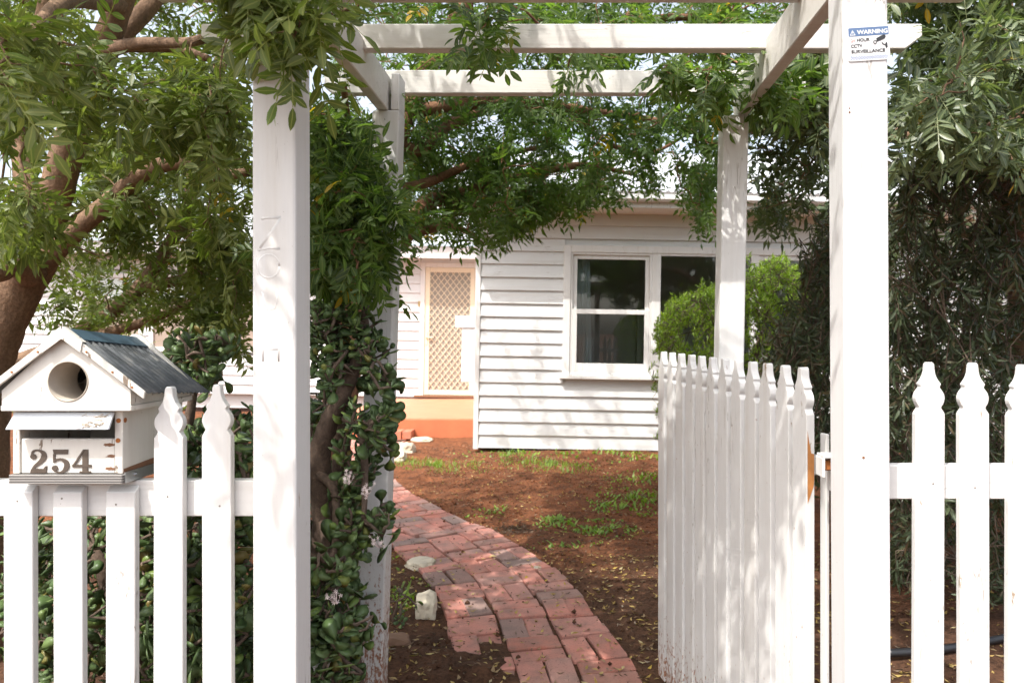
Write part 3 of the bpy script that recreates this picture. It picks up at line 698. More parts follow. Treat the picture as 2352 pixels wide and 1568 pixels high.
wx0, wx1, wz0, wz1 = P(1288, 0, YW).x, 3.02, P(0, 864, YW).z, P(0, 560, YW).z
board_run(-0.945, 8.5, YW, 0.045, 2.60, 0.1425, WHITE_BOARD, [(wx0+0.01, wx1-0.01, wz0, wz1)])
m = MB(); m.box(-1.0, -0.945, YW-0.034, YW+0.05, 0.03, 2.62); m.obj('corner_board', WHITE, house, 0.003)
m = MB(); m.box(-0.99, -0.955, YW+0.051, 12.3, 0.05, 2.6); m.obj('side_wall', WHITE_BOARD, house)
# wall sheathing behind the boards, cut round the window
m = MB(); m.box(-0.95, wx0+0.03, YW+0.001, YW+0.06, 0.05, 2.6); m.box(wx1-0.03, 8.5, YW+0.001, YW+0.06, 0.05, 2.6)
m.box(wx0+0.0305, wx1-0.0305, YW+0.001, YW+0.06, 0.05, wz0+0.03); m.box(wx0+0.0305, wx1-0.0305, YW+0.001, YW+0.06, wz1-0.03, 2.6); m.obj('wall_lining', WHITE_BOARD, house)
m = MB(); m.box(-0.94, 5.0, YW+2.0, YW+2.05, 0.2, 2.6); m.box(-0.945, -0.90, YW+0.07, YW+1.99, 0.2, 2.6); m.box(3.4, 3.45, YW+0.07, YW+1.99, 0.2, 2.6)
m.box(-0.89, 3.39, YW+0.065, YW+1.99, 0.2, 0.25); m.box(-0.89, 3.39, YW+0.065, YW+1.99, 2.55, 2.6); m.obj('room', DARK, house)
m = MB(); m.box(-0.6, 8.4, YW-0.02, YW-0.0, -0.02, 0.04); m.obj('plinth_shade_strip', BLACKISH, house)  # dark strip painting the shade below the lowest boards
# window
win = MB(); yf = YW-0.05
def fr(mb, x0, x1, z0, z1, wd, y0, y1, wt=None, wb=None):
    wt = wt or wd; wb = wb or wd
    mb.box(x0, x0+wd, y0, y1, z0, z1); mb.box(x1-wd, x1, y0, y1, z0, z1); mb.box(x0+wd, x1-wd, y0, y1, z1-wt, z1); mb.box(x0+wd, x1-wd, y0, y1, z0, z0+wb)
fr(win, wx0, wx1, wz0+0.035, wz1, 0.078, yf, YW+0.03, wb=0.02)
xm = P(1490, 0, YW).x; xm2 = 1.98
win.box(xm, xm+0.095, yf+0.006, YW+0.03, wz0+0.055, wz1-0.078); win.box(xm2, xm2+0.09, yf+0.006, YW+0.03, wz0+0.055, wz1-0.078)
window = win.obj('window', WHITE, house, 0.004)
fm = MB(); fr(fm, wx0+0.079, xm-0.001, wz0+0.056, wz1-0.079, 0.022, yf+0.012, YW+0.028); fm.obj('sash_track', WHITE, window, 0.002)
m = MB(); m.prism([(0, 0)]*0 or [(wx0-0.03, wz0-0.005), (wx1+0.03, wz0-0.005), (wx1+0.03, wz0+0.034), (wx0-0.03, wz0+0.034)], yf-0.045, YW+0.03); m.obj('sill', WHITE, window, 0.004)
sx0, sx1 = wx0+0.102, xm-0.024; zmid = P(0, 711, YW).z
m = MB(); fr(m, sx0, sx1, zmid-0.025, wz1-0.102, 0.045, YW-0.012, YW+0.012, wb=0.05); up = m.obj('upper_sash', WHITE, window, 0.003)
m = MB(); fr(m, sx0, sx1, wz0+0.079, zmid+0.024, 0.05, YW-0.038, YW-0.0125, wb=0.085); lo = m.obj('lower_sash', WHITE, window, 0.003)
m = MB(); m.box(sx0+0.045, sx1-0.045, YW-0.002, YW+0.002, zmid+0.025, wz1-0.147); m.obj('pane', GLASS, up)
m = MB(); m.box(sx0+0.05, sx1-0.05, YW-0.028, YW-0.024, wz0+0.164, zmid-0.026); m.obj('pane', GLASS, lo)
m = MB(); m.box(xm+0.096, xm2-0.001, YW-0.012, YW-0.008, wz0+0.056, wz1-0.1); m.obj('fixed_pane', GLASS, window)
m = MB(); m.box(xm+0.0955, xm2-0.0005, yf+0.014, YW+0.028, wz1-0.0995, wz1-0.0785); m.obj('head_bead', WHITE, window)
m = MB(); fr(m, xm2+0.091, wx1-0.079, wz0+0.056, wz1-0.079, 0.05, YW-0.03, YW); up2 = m.obj('side_sash', WHITE, window, 0.003)
m = MB(); m.box(xm2+0.142, wx1-0.13, YW-0.016, YW-0.012, wz0+0.107, wz1-0.13); m.obj('pane', GLASS, up2)
cw = MB(); v = []; nn = 40
for i in range(nn+1):
    x = sx0+0.03+0.20*i/nn; y = YW+0.13+0.02*math.sin(i*1.35)+0.008*math.sin(i*0.6)
    v += [(x, y, wz0+0.02), (x-0.05*(i/nn)*1.0, y, wz1-0.09)]
cw.add(v, [(2*i, 2*i+2, 2*i+3, 2*i+1) for i in range(nn)])
cw.obj('curtain', plain('curtain_cloth', (0.62, 0.68, 0.74), 0.9, var=0.05), window, smooth=True)
m = MB(); m.box(0.20, 0.245, YW+1.0, YW+1.6, 0.25, 2.2); dr = m.obj('inner_door', plain('inner_white', (0.62, 0.6, 0.56), 0.5), house)
m = MB(); m.tube([(0.245, YW+1.1, 1.12), (0.30, YW+1.1, 1.12)], 0.028, 10); m.obj('door_knob', STEEL, dr)
m = MB(); m.box(0.95, 1.0, YW+1.94, YW+1.985, 0.9, 1.8); m.box(1.05, 1.09, YW+1.94, YW+1.985, 0.9, 1.8); m.obj('room_frame', plain('inner_trim', (0.5, 0.5, 0.46), 0.5), house)
# eaves and roof
m = MB(); m.box(-1.25, 8.8, YW-0.46, YW+0.0, 2.602, 2.615); m.obj('soffit', paint('soffit_paint', (0.78, 0.74, 0.66)), house)
m = MB(); m.box(-1.25, 8.8, YW-0.485, YW-0.461, 2.595, 2.735); m.obj('fascia', WHITE_SMOOTH, house, 0.003)
m = MB(); v = []
prof = [(YW-0.486, 2.735), (YW-0.486, 2.65), (YW-0.56, 2.65), (YW-0.585, 2.67), (YW-0.585, 2.725), (YW-0.595, 2.735)]
gp = MB(); n = len(prof)
gp.add([(-1.25, y, z) for y, z in prof]+[(8.8, y, z) for y, z in prof], [(i, i+1, i+1+n, i+n) for i in range(n-1)])
o = gp.obj('gutter', WHITE_SMOOTH, house); md = o.modifiers.new('thickness', 'SOLIDIFY'); md.thickness = 0.003
def corr_roof(x0, x1, ya, za, yb, zb, name):
    nc = int((x1-x0)/0.076*4); v = []
    for i in range(nc+1):
        x = x0+(x1-x0)*i/nc; w_ = 0.009*math.sin(i*math.pi/2)
        v += [(x, ya, za+w_), (x, yb, zb+w_)]
    mb = MB(); mb.add(v, [(2*i, 2*i+2, 2*i+3, 2*i+1) for i in range(nc)]); return mb.obj(name, ZINC, house, smooth=True)
corr_roof(-1.3, 8.85, YW-0.54, 2.755, YW+3.2, 4.05, 'roof'); corr_roof(-1.3, 8.85, YW+3.19, 4.05, YW+6.9, 2.75, 'roof')
m = MB(); m.add([(-1.02, YW-0.1, 2.62), (-1.02, YW+6.4, 2.62), (-1.02, YW+3.2, 4.0)], [(0, 1, 2)]); m.obj('gable_wall', WHITE_BOARD, house)
m = MB(); m.box(8.46, 8.50, YW+0.065, 14.4, 0.05, 2.6); m.obj('side_wall', WHITE_BOARD, house)
m = MB(); m.add([(8.48, YW-0.1, 2.62), (8.48, YW+6.4, 2.62), (8.48, YW+3.2, 4.0)], [(0, 1, 2)]); m.obj('gable_wall', WHITE_BOARD, house)
# recessed door wing
YD = 12.0; pz = 0.235
dx0, dx1 = P(962, 0, YD).x, P(1098, 0, YD).x; dzt = P(0, 606, YD).z
lw = [(-7.9, -6.85, 0.9, 2.15), (-6.75, -5.7, 0.9, 2.15), (-5.6, -4.6, 0.9, 2.15)]
board_run(-9.5, -1.0, YD, pz, 2.58, 0.1525, WHITE_BOARD, [(dx0+0.02, dx1-0.02, 0.0, dzt-0.02)]+[(a+0.02, b-0.02, c, d) for a, b, c, d in lw], rs=4)
m = MB(); m.box(-9.5, dx0+0.03, YD+0.081, YD+0.10, 0.0, 2.58); m.box(dx0+0.0305, -1.0, YD+0.081, YD+0.10, dzt-0.03, 2.58); m.obj('wall_lining', WHITE_BOARD, house)
m = MB(); m.box(dx0, dx0+0.075, YD-0.045, YD+0.07, pz+0.004, dzt); m.box(dx1-0.075, dx1, YD-0.045, YD+0.07, pz+0.004, dzt); m.box(dx0+0.0755, dx1-0.0755, YD-0.045, YD+0.07, dzt-0.075, dzt)
m.obj('door_trim', WHITE, house, 0.003)
d0, d1, dz0, dz1 = dx0+0.077, dx1-0.077, pz+0.035, dzt-0.077
m = MB(); fr(m, d0, d1, dz0, dz1, 0.078, YD-0.03, YD-0.002); door = m.obj('screen_door', CREAM, house, 0.004)
gr = MB(); st = 0.098; a0, a1, b0, b1 = d0+0.078, d1-0.078, dz0+0.078, dz1-0.078
def clipseg(x, z, dx, dz):
    t0, t1 = -9, 9
    for p, d, lo_, hi_ in ((x, dx, a0, a1), (z, dz, b0, b1)):
        u, v_ = sorted(((lo_-p)/d, (hi_-p)/d)); t0, t1 = max(t0, u), min(t1, v_)
    return (t0, t1) if t1-t0 > 0.01 else None
for sgn in (1, -1):
    k = -60
    while k < 60:
        c = k*st; k += 1
        x, z = (a0+a1)/2+c, (b0+b1)/2; dx, dz = 0.62, sgn*0.78
        t = clipseg(x, z, dx, dz)
        if t: gr.tube([(x+dx*t[0], YD-0.020-sgn*0.004, z+dz*t[0]), (x+dx*t[1], YD-0.020-sgn*0.004, z+dz*t[1])], 0.0070, 4)
o = gr.obj('diamond_grille', CREAM, door); o['kind'] = 'stuff'
m = MB(); m.box(a0, a1, YD-0.009, YD-0.006, b0, b1); m.obj('fly_screen', plain('grey_flyscreen', (0.30, 0.27, 0.23), 0.8), door)
m = MB(); m.box(d0+0.01, d1-0.01, YD+0.02, YD+0.06, dz0, dz1); m.obj('inner_door', WHITE, house)
m = MB(); hx = d0+0.03; m.box(hx-0.016, hx+0.016, YD-0.038, YD-0.031, 1.08, 1.30); m.box(hx-0.01, hx+0.12, YD-0.062, YD-0.048, 1.195, 1.212); m.box(hx-0.008, hx+0.008, YD-0.05, YD-0.0385, 1.195, 1.212); m.obj('door_handle', CREAM, door)
m = MB(); m.box(dx0-0.06, dx1+0.06, YD-0.14, YD-0.046, pz+0.002, pz+0.032); m.obj('threshold', BROWNWOOD, house, 0.003)
m = MB(); m.box(dx0-0.03, dx0-0.005, YD-0.046, YD-0.028, 1.70, 1.78); m.obj('door_bell', plain('brass', (0.45, 0.32, 0.12), 0.4, 0.6), house)
for i, (a, b, c, d) in enumerate(lw):
    m = MB(); fr(m, a, b, c, d, 0.07, YD-0.04, YD+0.02); m.box(a+0.07, b-0.07, YD-0.03, YD+0.018, 1.72, 1.78); w_ = m.obj('window', WHITE, house, 0.003)
    m = MB(); m.box(a+0.0705, b-0.0705, YD-0.01, YD-0.006, 1.7805, d-0.0705); m.obj('pane', plain('pale_obscure_pane', (0.55, 0.62, 0.58), 0.25), w_)
    m = MB(); m.box(a+0.0705, b-0.0705, YD-0.012, YD-0.004, c+0.0705, 1.7195); m.obj('blind', plain('tan_blind', (0.33, 0.26, 0.21), 0.8, scale=4), w_)
m = MB(); m.box(-9.6, -1.01, YD-0.42, YD-0.39, 2.44, 2.63); m.obj('porch_fascia', WHITE_SMOOTH, house, 0.004)
m = MB(); m.box(-9.6, -1.01, YD-0.389, YD-0.026, 2.585, 2.60); m.obj('porch_soffit', paint('porch_soffit_paint', (0.78, 0.72, 0.62)), house)
corr_roof(-9.7, -1.05, YD-0.5, 2.66, YD+3.5, 4.0, 'roof')
m = MB(); m.box(-1.42, -1.00, 9.40, 9.62, 1.35, 1.50); mb_ = m.obj('meter_box_hood', WHITE_SMOOTH, house, 0.006)
m = MB(); m.box(-1.335, -1.00, 9.42, 9.60, 0.66, 1.349); m.obj('meter_box', WHITE_SMOOTH, house, 0.006)
# porch
pfl = MB(); pfl.box(-2.93, -1.02, 9.15, 11.95, pz-0.0038, pz-0.0005)
porch = MB(); porch.box(-2.95, -1.005, 9.12, 11.97, -0.1, pz-0.004); po = porch.obj('porch_slab', TERRA, None, 0.012, seg=2)
tag(po, 'orange red painted concrete porch slab at the screen door', 'porch')
pfl.obj('sunlit_floor_sheet', plain('sunlit_terracotta', (0.50, 0.20, 0.11), 0.6, var=0.2, scale=4), po)  # paler top sheet, sunlight on the slab put into its colour
st_ = empty('brick_step', (-2.2, 8.98, 0), 'low orange brick step against the porch slab', 'step')
for i in range(6):
    m = MB(); m.box(-0.053, 0.053, -0.115, 0.115, 0, 0.095); me = m.mesh('brick', 0.006); me.materials.append(ORANGE_BRICK)
    o = link('brick', me, None, st_); o.location = (-2.47+i*0.113, 9.0, 0.012); o.rotation_euler[2] = R(random.uniform(-2, 2))

# ------------------------------------------------------------------ plants
def lanceolate(L, W, fold=0.25, curl=0.1, hi=True):
    """leaflet along +x with the midrib fold; triangles"""
    if hi:
        st = [(0, 0), (0.22, 0.72), (0.5, 1.0), (0.78, 0.66), (1, 0)]
        v = []; f = []
        for t, h in st:
            z = -curl*L*t*t
            if h == 0: v.append((t*L, 0, z))
            else: v += [(t*L, -W/2*h, z+fold*W/2*h), (t*L, 0, z), (t*L, W/2*h, z+fold*W/2*h)]
        f = [(0, 1, 2), (0, 2, 3), (1, 4, 5), (1, 5, 2), (2, 5, 6), (2, 6, 3), (4, 7, 8), (4, 8, 5), (5, 8, 9), (5, 9, 6), (7, 10, 8), (8, 10, 9)]
    else:
        v = [(0, 0, 0), (0.42*L, -W/2, fold*W/2-curl*L*.2), (L, 0, -curl*L), (0.42*L, W/2, fold*W/2-curl*L*.2), (0.45*L, 0, -curl*L*.2)]
        f = [(0, 1, 4), (0, 4, 3), (1, 2, 4), (4, 2, 3)]
    return np.array(v), np.array(f)
def rotz(a): c, s = math.cos(a), math.sin(a); return np.array([[c, -s, 0], [s, c, 0], [0, 0, 1]])
def rotx(a): c, s = math.cos(a), math.sin(a); return np.array([[1, 0, 0], [0, c, -s], [0, s, c]])
def roty(a): c, s = math.cos(a), math.sin(a); return np.array([[c, 0, s], [0, 1, 0], [-s, 0, c]])
def pinnate(pairs, seed, hi, L=0.046, W=0.0152):
    r = random.Random(seed); V = []; Fc = []; n = 0; step = 0.0235; k = r.uniform(0.4, 2.6); x0 = 0.03
    length = x0+step*pairs
    def cz(x): return -k*x*x
    # stalk strip
    xs = np.linspace(0, length, 4)
    for i, x in enumerate(xs): V += [(x, -0.0009, cz(x)), (x, 0.0009, cz(x))]
    for i in range(3): a = 2*i; Fc += [(a, a+2, a+3), (a, a+3, a+1)]
    n = 8; Q = [1.0]*8
    items = []
    for i in range(pairs):
        x = x0+step*i*1.0
        sc = 0.8+0.25*math.sin(math.pi*(i+0.6)/(pairs+0.2))
        for s in (-1, 1): items.append((x+r.uniform(-.003, .003), s*R(r.uniform(46, 76)), sc*r.uniform(.85, 1.1), r.uniform(-.5, .5)))
    items.append((length, R(r.uniform(-8, 8)), 1.08, r.uniform(-.3, .3)))
    for x, az, sc, roll in items:
        if r.random() < 0.07: continue
        v, f = lanceolate(L*sc, W*sc*r.uniform(.9, 1.15), r.uniform(.1, .45), r.uniform(.0, .25), hi)
        Q += [1.0 if abs(q[1]) < 1e-9 else 0.0 for q in v]
        M = rotz(az) @ roty(math.atan(2*k*x)*0.8) @ rotx(roll)
        v = v @ M.T+np.array([x, 0, cz(x)])
        V += [tuple(q) for q in v]; Fc += [tuple(q+n) for q in f]; n += len(v)
    return np.array(V), np.array(Fc), np.array(Q)
PH = [pinnate(p, i, True) for i, p in enumerate((2, 3, 3, 4, 4, 5, 2, 3, 4, 3, 4, 1))]
PL = [pinnate(p, i, False) for i, p in enumerate((2, 3, 3, 4, 4, 5, 2, 3, 4, 3, 4, 1))]
def jade_leaf(seed):
    r = random.Random(seed); L, W, Tk = 0.040, 0.0265, 0.0030
    out = [(0, 0.10), (0.18, 0.30), (0.42, 0.75), (0.66, 1.0), (0.86, 0.82), (0.97, 0.40)]
    rim = [(t*L, -h*W/2) for t, h in out]+[(L, 0)]+[(t*L, h*W/2) for t, h in out[::-1]]
    cup = r.uniform(0.05, 0.16)
    V = [(x, y, cup*x*x/L+0.12*abs(y)) for x, y in rim]; n = len(V)
    for t in (0.3, 0.68):
        V.append((t*L, 0, cup*t*t*L+Tk*0.55)); V.append((t*L, 0, cup*t*t*L-Tk*0.9))
    Fc = []
    t1, b1, t2, b2 = n, n+1, n+2, n+3
    for i in range(n):
        j = (i+1) % n; mid = (rim[i][0]+rim[j][0])/2
        a, b = (t1, b1) if mid < 0.49*L else (t2, b2)
        Fc += [(i, j, a), (j, i, b)]
    # close between the two centres
    def split(i): return rim[i][0] < 0.49*L
    for i in range(n):
        j = (i+1) % n
        m1, m0 = (rim[i][0]+rim[j][0])/2 < 0.49*L, (rim[i-1][0]+rim[i][0])/2 < 0.49*L
        if m1 != m0: Fc += ([(i, t1, t2), (i, b2, b1)] if m1 else [(i, t2, t1), (i, b1, b2)])
    return np.array(V), np.array(Fc)
JL = [jade_leaf(s) for s in range(4)]
def frame(d, up):
    d = d/np.linalg.norm(d); y = np.cross(up, d); nrm = np.linalg.norm(y)
    if nrm < 1e-4: y = np.cross(np.array([1., 0, 0]), d); nrm = np.linalg.norm(y)
    y /= nrm; z = np.cross(d, y); return np.stack([d, y, z], 1)
class Foliage:
    """collects leaf instances; the nearest become leaf parts of their own, the rest one joined part"""
    def __init__(s, tmpl_hi, tmpl_lo): s.hi, s.lo, s.I = tmpl_hi, tmpl_lo, []
    def add(s, pos, M, sc, k=None, key=None):
        s.I.append((pos, M*sc, random.randrange(len(s.hi)) if k is None else k, random.random(), pos[1] if key is None else key))
    def build(s, mat, root, count=260, hi_y=3.2, leafname='leaf', fol='foliage', crown=None, vis=None):
        cand = [i for i in range(len(s.I)) if vis is None or vis(s.I[i][0])]
        cand.sort(key=lambda i: s.I[i][4]); pick = set(cand[:count]); cache = {}
        for i in cand[:count]:
            pos, M, k, t, key = s.I[i]
            if k not in cache:
                tp = s.hi[k]; v, f = tp[0], tp[1]; me = np_mesh(bpy.data.meshes.new(leafname), v, f, None, True, tp[2] if len(tp) > 2 else None); me.materials.append(mat); cache[k] = me
            o = link(leafname, cache[k], None, root)
            W = Matrix(((M[0][0], M[0][1], M[0][2], pos[0]), (M[1][0], M[1][1], M[1][2], pos[1]), (M[2][0], M[2][1], M[2][2], pos[2]), (0, 0, 0, 1)))
            o.matrix_basis = W
        VV, FF, TT, RB = [], [], [], []; n = 0
        groups = {}
        for i, it in enumerate(s.I):
            if i in pick: continue
            groups.setdefault((it[2], it[4] < hi_y), []).append(it)
        for (k, hi), items in groups.items():
            tp = (s.hi if hi else s.lo)[k]; v, f = tp[0], tp[1]; RB.append(np.tile(tp[2] if len(tp) > 2 and hi else np.zeros(len(v)), len(items)))
            Ms = np.array([it[1] for it in items]); ps = np.array([it[0] for it in items]); ts = np.array([it[3] for it in items])
            w_ = np.einsum('nij,vj->nvi', Ms, v)+ps[:, None, :]
            ff = f[None]+(np.arange(len(items))*len(v))[:, None, None]+n
            VV.append(w_.reshape(-1, 3)); FF.append(ff.reshape(-1, 3)); TT.append(np.repeat(ts, len(f))); n += len(items)*len(v)
        if VV:
            me = np_mesh(bpy.data.meshes.new(fol), np.concatenate(VV), np.concatenate(FF), np.concatenate(TT), True, np.concatenate(RB))
            o = link(fol, me, mat, root); o['kind'] = 'stuff'; return o
def proj(p): return CX+F*p[0]/p[1], CY-F*(p[2]-H)/p[1]
def inview(p):
    if p[1] < 0.6: return False
    x, y = proj(p); return -60 < x < 2410 and -60 < y < 1620
def inpoly(x, y, poly):
    c = False; j = len(poly)-1
    for i in range(len(poly)):
        if (poly[i][1] > y) != (poly[j][1] > y) and x < (poly[j][0]-poly[i][0])*(y-poly[i][1])/(poly[j][1]-poly[i][1])+poly[i][0]: c = not c
        j = i
    return c
def limb_path(px):                                 # (x, y, distance, radius) -> resampled points and radii
    A = [(*P(x, y, Y), r) for x, y, Y, r in px]; S = spline(A, 7); return S
class Tree:
    def __init__(s, name, label, cat, base, barkmat, group=None):
        s.root = empty(name, base, label, cat, group); s.limbs = []; s.nodes = []; s.bark = barkmat; s.fol = Foliage(PH, PL); s.twigs = MB(); s.parts = []
    def limb(s, S, part='limb', n=9):
        S = np.array(S); s.limbs.append(S)
        for q in S: s.nodes.append(q[:3])
        m = MB(); m.tube([Vector(q[:3]) for q in S], [q[3] for q in S], n, wob=0.05); o = m.obj(part, s.bark, s.root, smooth=True); s.parts.append(o); return o
    def clumps(s, centres, leaves=9, scale=1.0, droop=0.5, reach=0.22, spread=1.0):
        N = [np.array(q) for q in s.nodes]; NA = np.array(N)
        C = np.array(centres)
        d = np.min(np.linalg.norm(C[:, None, :]-NA[None], axis=2), axis=1) if len(C)*len(NA) < 4e7 else np.zeros(len(C))
        for i in np.argsort(d):
            c = C[i]; dist = np.linalg.norm(NA-c, axis=1); j = int(np.argmin(dist)); a = NA[j]; L = dist[j]
            mid = (a+c)/2+rng.normal(0, 0.06, 3)*min(L, 1.0)+np.array([0, 0, 0.06*L])
            tip = c
            pts = [a, a*.5+mid*.5+rng.normal(0, .01, 3), mid, mid*.5+c*.5+rng.normal(0, .012, 3), tip]
            r0 = min(0.018, 0.0025+0.008*L); s.twigs.tube([Vector(q) for q in pts], [r0, r0*.85, r0*.65, r0*.45, 0.0014], 5 if L > .3 else 4, cap=False)
            NA = np.vstack([NA, mid[None], ((mid+c)/2)[None]])
            s.nodes += [mid, (mid+c)/2]
            tw = (c-mid); tw /= np.linalg.norm(tw)+1e-6
            for k in range(leaves):
                t = random.uniform(0.0, 1.0)**0.7; pos = c-tw*reach*(1-t)+rng.normal(0, 0.012, 3)
                side = rng.normal(0, 1, 3)*spread; dr = tw*(0.5+t)+side*0.75+np.array([0, 0, -droop*random.uniform(.3, 1.4)])
                upv = np.array([0, -0.35, 0.8])+rng.normal(0, 0.6, 3)
                s.fol.add(pos, frame(dr, upv), scale*random.uniform(.6, 1.28))
    def finish(s, leafmat_, count=260, hi_y=3.0, vis=inview):
        tw = s.twigs.obj('twigs', s.bark, s.root, smooth=True); tw['kind'] = 'stuff'
        s.fol.build(leafmat_, s.root, count, hi_y, vis=vis)
def scatter(n, poly, y0, y1, avoid=None, dens=None):
    out = []; xs = [p[0] for p in poly]; ys = [p[1] for p in poly]; tries = 0
    while len(out) < n and tries < n*60:
        tries += 1
        x, y = random.uniform(min(xs), max(xs)), random.uniform(min(ys), max(ys))
        if not inpoly(x, y, poly): continue
        Y = random.uniform(y0, y1); p = P(x, y, Y)
        if p.z < 0.02: continue
        if avoid and avoid(x, y, Y, p): continue
        out.append(tuple(p))
    return out
def boxpts(n, x0, x1, y0, y1, z0, z1, keep=lambda x, y, z: True):
    out = []
    while len(out) < n:
        q = (random.uniform(x0, x1), random.uniform(y0, y1), random.uniform(z0, z1))
        if keep(*q): out.append(q)
    return out
def hits_arbor(x, y, Y, p):                        # keep sprays out of the timber
    for a, b in ((-0.66, -0.54), (0.56, 0.69)):
        if a < p.x < b and 1.5 < Y < 1.65: return True
    return False
random.seed(21)
# ---- tree by the letterbox
t1 = Tree('pinnate_leaf_tree', 'spreading brown barked tree behind the letterbox with pinnate olive leaves', 'tree', P(-10, 1516, 2.9), BARK)
t1.limb(limb_path([(-70, 1600, 2.9, .15), (-60, 1300, 2.9, .115), (-45, 900, 2.9, .100), (-8, 760, 2.9, .094), (38, 655, 2.9, .092), (78, 575, 2.9, .094), (95, 530, 2.9, .075)]), 'trunk', 14)
t1.limb(limb_path([(85, 600, 2.9, .07), (120, 470, 2.85, .062), (160, 330, 2.8, .056), (215, 160, 2.7, .048), (275, 10, 2.65, .042), (340, -220, 2.6, .034), (460, -480, 2.6, .025)]))
t1.limb(limb_path([(95, 560, 2.95, .05), (60, 420, 3.0, .042), (50, 250, 3.05, .036), (95, 60, 3.1, .03), (130, -120, 3.1, .025)]))
t1.limb(limb_path([(70, 630, 2.85, .06), (35, 600, 2.75, .05), (-30, 620, 2.65, .045), (-120, 520, 2.5, .04), (-220, 300, 2.4, .03), (-250, 0, 2.3, .025)]))
t1.limb(limb_path([(90, 610, 2.9, .055), (150, 550, 2.85, .040), (250, 465, 2.8, .034), (330, 398, 2.75, .030), (420, 372, 2.7, .026), (510, 400, 2.6, .020), (570, 395, 2.55, .014)]))
t1.limb(limb_path([(110, 570, 2.95, .04), (190, 500, 2.95, .030), (300, 430, 3.0, .024), (400, 330, 3.1, .016), (470, 200, 3.2, .012)]))
t1.limb(limb_path([(215, 165, 2.7, .04), (270, 90, 2.75, .036), (330, 30, 2.8, .034), (420, -80, 2.9, .035), (600, -250, 3.1, .03)]))
t1.limb(limb_path([(255, 100, 2.75, .03), (320, 108, 2.7, .022), (400, 110, 2.6, .018), (480, 135, 2.5, .012)], ), 'limb', 7)
t1.limb(limb_path([(225, 120, 2.7, .03), (330, 100, 2.55, .02), (450, 95, 2.35, .016), (560, 40, 2.1, .014), (680, -20, 1.8, .011), (800, 20, 1.5, .006)]), 'limb', 7)
t1.limb(limb_path([(-10, 850, 3.4, .045), (110, 805, 3.5, .040), (230, 735, 3.6, .037), (320, 660, 3.7, .034), (380, 575, 3.8, .034), (430, 480, 3.9, .034), (460, 330, 4.0, .04), (520, 100, 4.1, .035), (640, -200, 4.2, .03)]))
t1.limb(limb_path([(320, 660, 3.7, .03), (420, 640, 3.75, .028), (560, 585, 3.85, .022), (640, 560, 3.9, .015)]), 'limb', 7)
t1.limb(limb_path([(0, 860, 3.3, .05), (90, 830, 3.4, .04), (200, 780, 3.5, .03), (330, 740, 3.5, .022), (430, 700, 3.6, .018), (560, 640, 3.6, .012)]), 'limb', 7)
t1.limb(limb_path([(340, -220, 2.6, .04), (300, -300, 2.0, .03), (250, -500, 1.5, .02)]), 'limb', 7)
t1.limb(limb_path([(275, 10, 2.65, .035), (160, 0, 2.2, .025), (90, 60, 1.8, .015), (60, 120, 1.55, .008)]), 'limb', 7)
L1 = scatter(240, [(-300, -250), (560, -250), (560, 180), (500, 330), (330, 470), (170, 420), (60, 560), (-300, 640)], 2.9, 4.3)
L1 += scatter(120, [(180, 330), (575, 200), (575, 620), (430, 590), (260, 570)], 2.7, 4.2)
L1 += scatter(60, [(90, 560), (575, 580), (578, 760), (300, 730), (120, 780)], 3.2, 4.3)
L1 += scatter(50, [(430, 560), (578, 560), (578, 800), (450, 800)], 3.0, 3.8)
t1.clumps(L1, 11, 1.05, droop=0.2)
N1 = scatter(34, [(-40, 60), (120, 90), (330, 180), (370, 330), (240, 330), (110, 300), (-40, 330)], 1.9, 2.3)+scatter(24, [(380, 180), (540, 200), (520, 420), (400, 380)], 2.0, 2.4)+scatter(16, [(-40, 400), (120, 430), (110, 560), (-40, 600)], 1.9, 2.3)
N1 += scatter(20, [(450, -80), (730, -80), (710, 30), (690, 120), (600, 70), (510, 0)], 1.32, 1.47)
N1 += scatter(8, [(-40, 0), (80, 40), (70, 260), (-30, 260)], 1.2, 1.5)
t1.clumps(N1, 9, 0.98, droop=0.3, reach=0.13)
# high crown clumps added out of view to shade the arbor and gate
t1.clumps([p for p in boxpts(190, -4.2, -0.5, 1.2, 4.6, 2.5, 4.6) if proj(p)[1] < -40], 9, 1.2)
t1.clumps([p for p in boxpts(90, -2.6, 0.35, 0.95, 2.3, 2.3, 3.7) if proj(p)[1] < -60], 9, 1.2)
t1.clumps(boxpts(150, -1.4, 0.0, 0.8, 1.6, 2.3, 3.05), 9, 1.2)  # unseen clumps placed to shade the gate and spare the right post
t1.finish(LEAF, 290, 3.0)
# ---- tree behind the arbor
t2 = Tree('pinnate_leaf_tree', 'leaning reddish barked tree beside the arbor with canopy over the path', 'tree', G(735, 1420), BARK_RED)
b = G(735, 1420)
S = spline([(*b, .10), (*(P(745, 1300, 3.3)), .085), (*P(752, 1100, 3.3), .08), (*P(790, 860, 3.3), .075), (*P(810, 640, 3.35), .07), (*P(850, 480, 3.5), .065), (*P(900, 330, 3.7), .06), (*P(960, 200, 4.0), .055), (*P(1060, 20, 4.4), .045), (*P(1200, -250, 4.8), .03)], 7)
t2.limb(S, 'trunk', 12)
t2.limb(limb_path([(835, 560, 3.45, .05), (915, 560, 3.8, .045), (975, 470, 4.1, .046), (1040, 452, 4.3, .042), (1120, 428, 4.5, .038), (1210, 402, 4.7, .032), (1340, 380, 5.0, .024), (1450, 400, 5.2, .012)]))
t2.limb(limb_path([(900, 330, 3.7, .045), (960, 345, 3.9, .04), (1010, 300, 4.1, .036), (1090, 262, 4.4, .03), (1180, 215, 4.7, .022), (1300, 120, 5.0, .015)]))
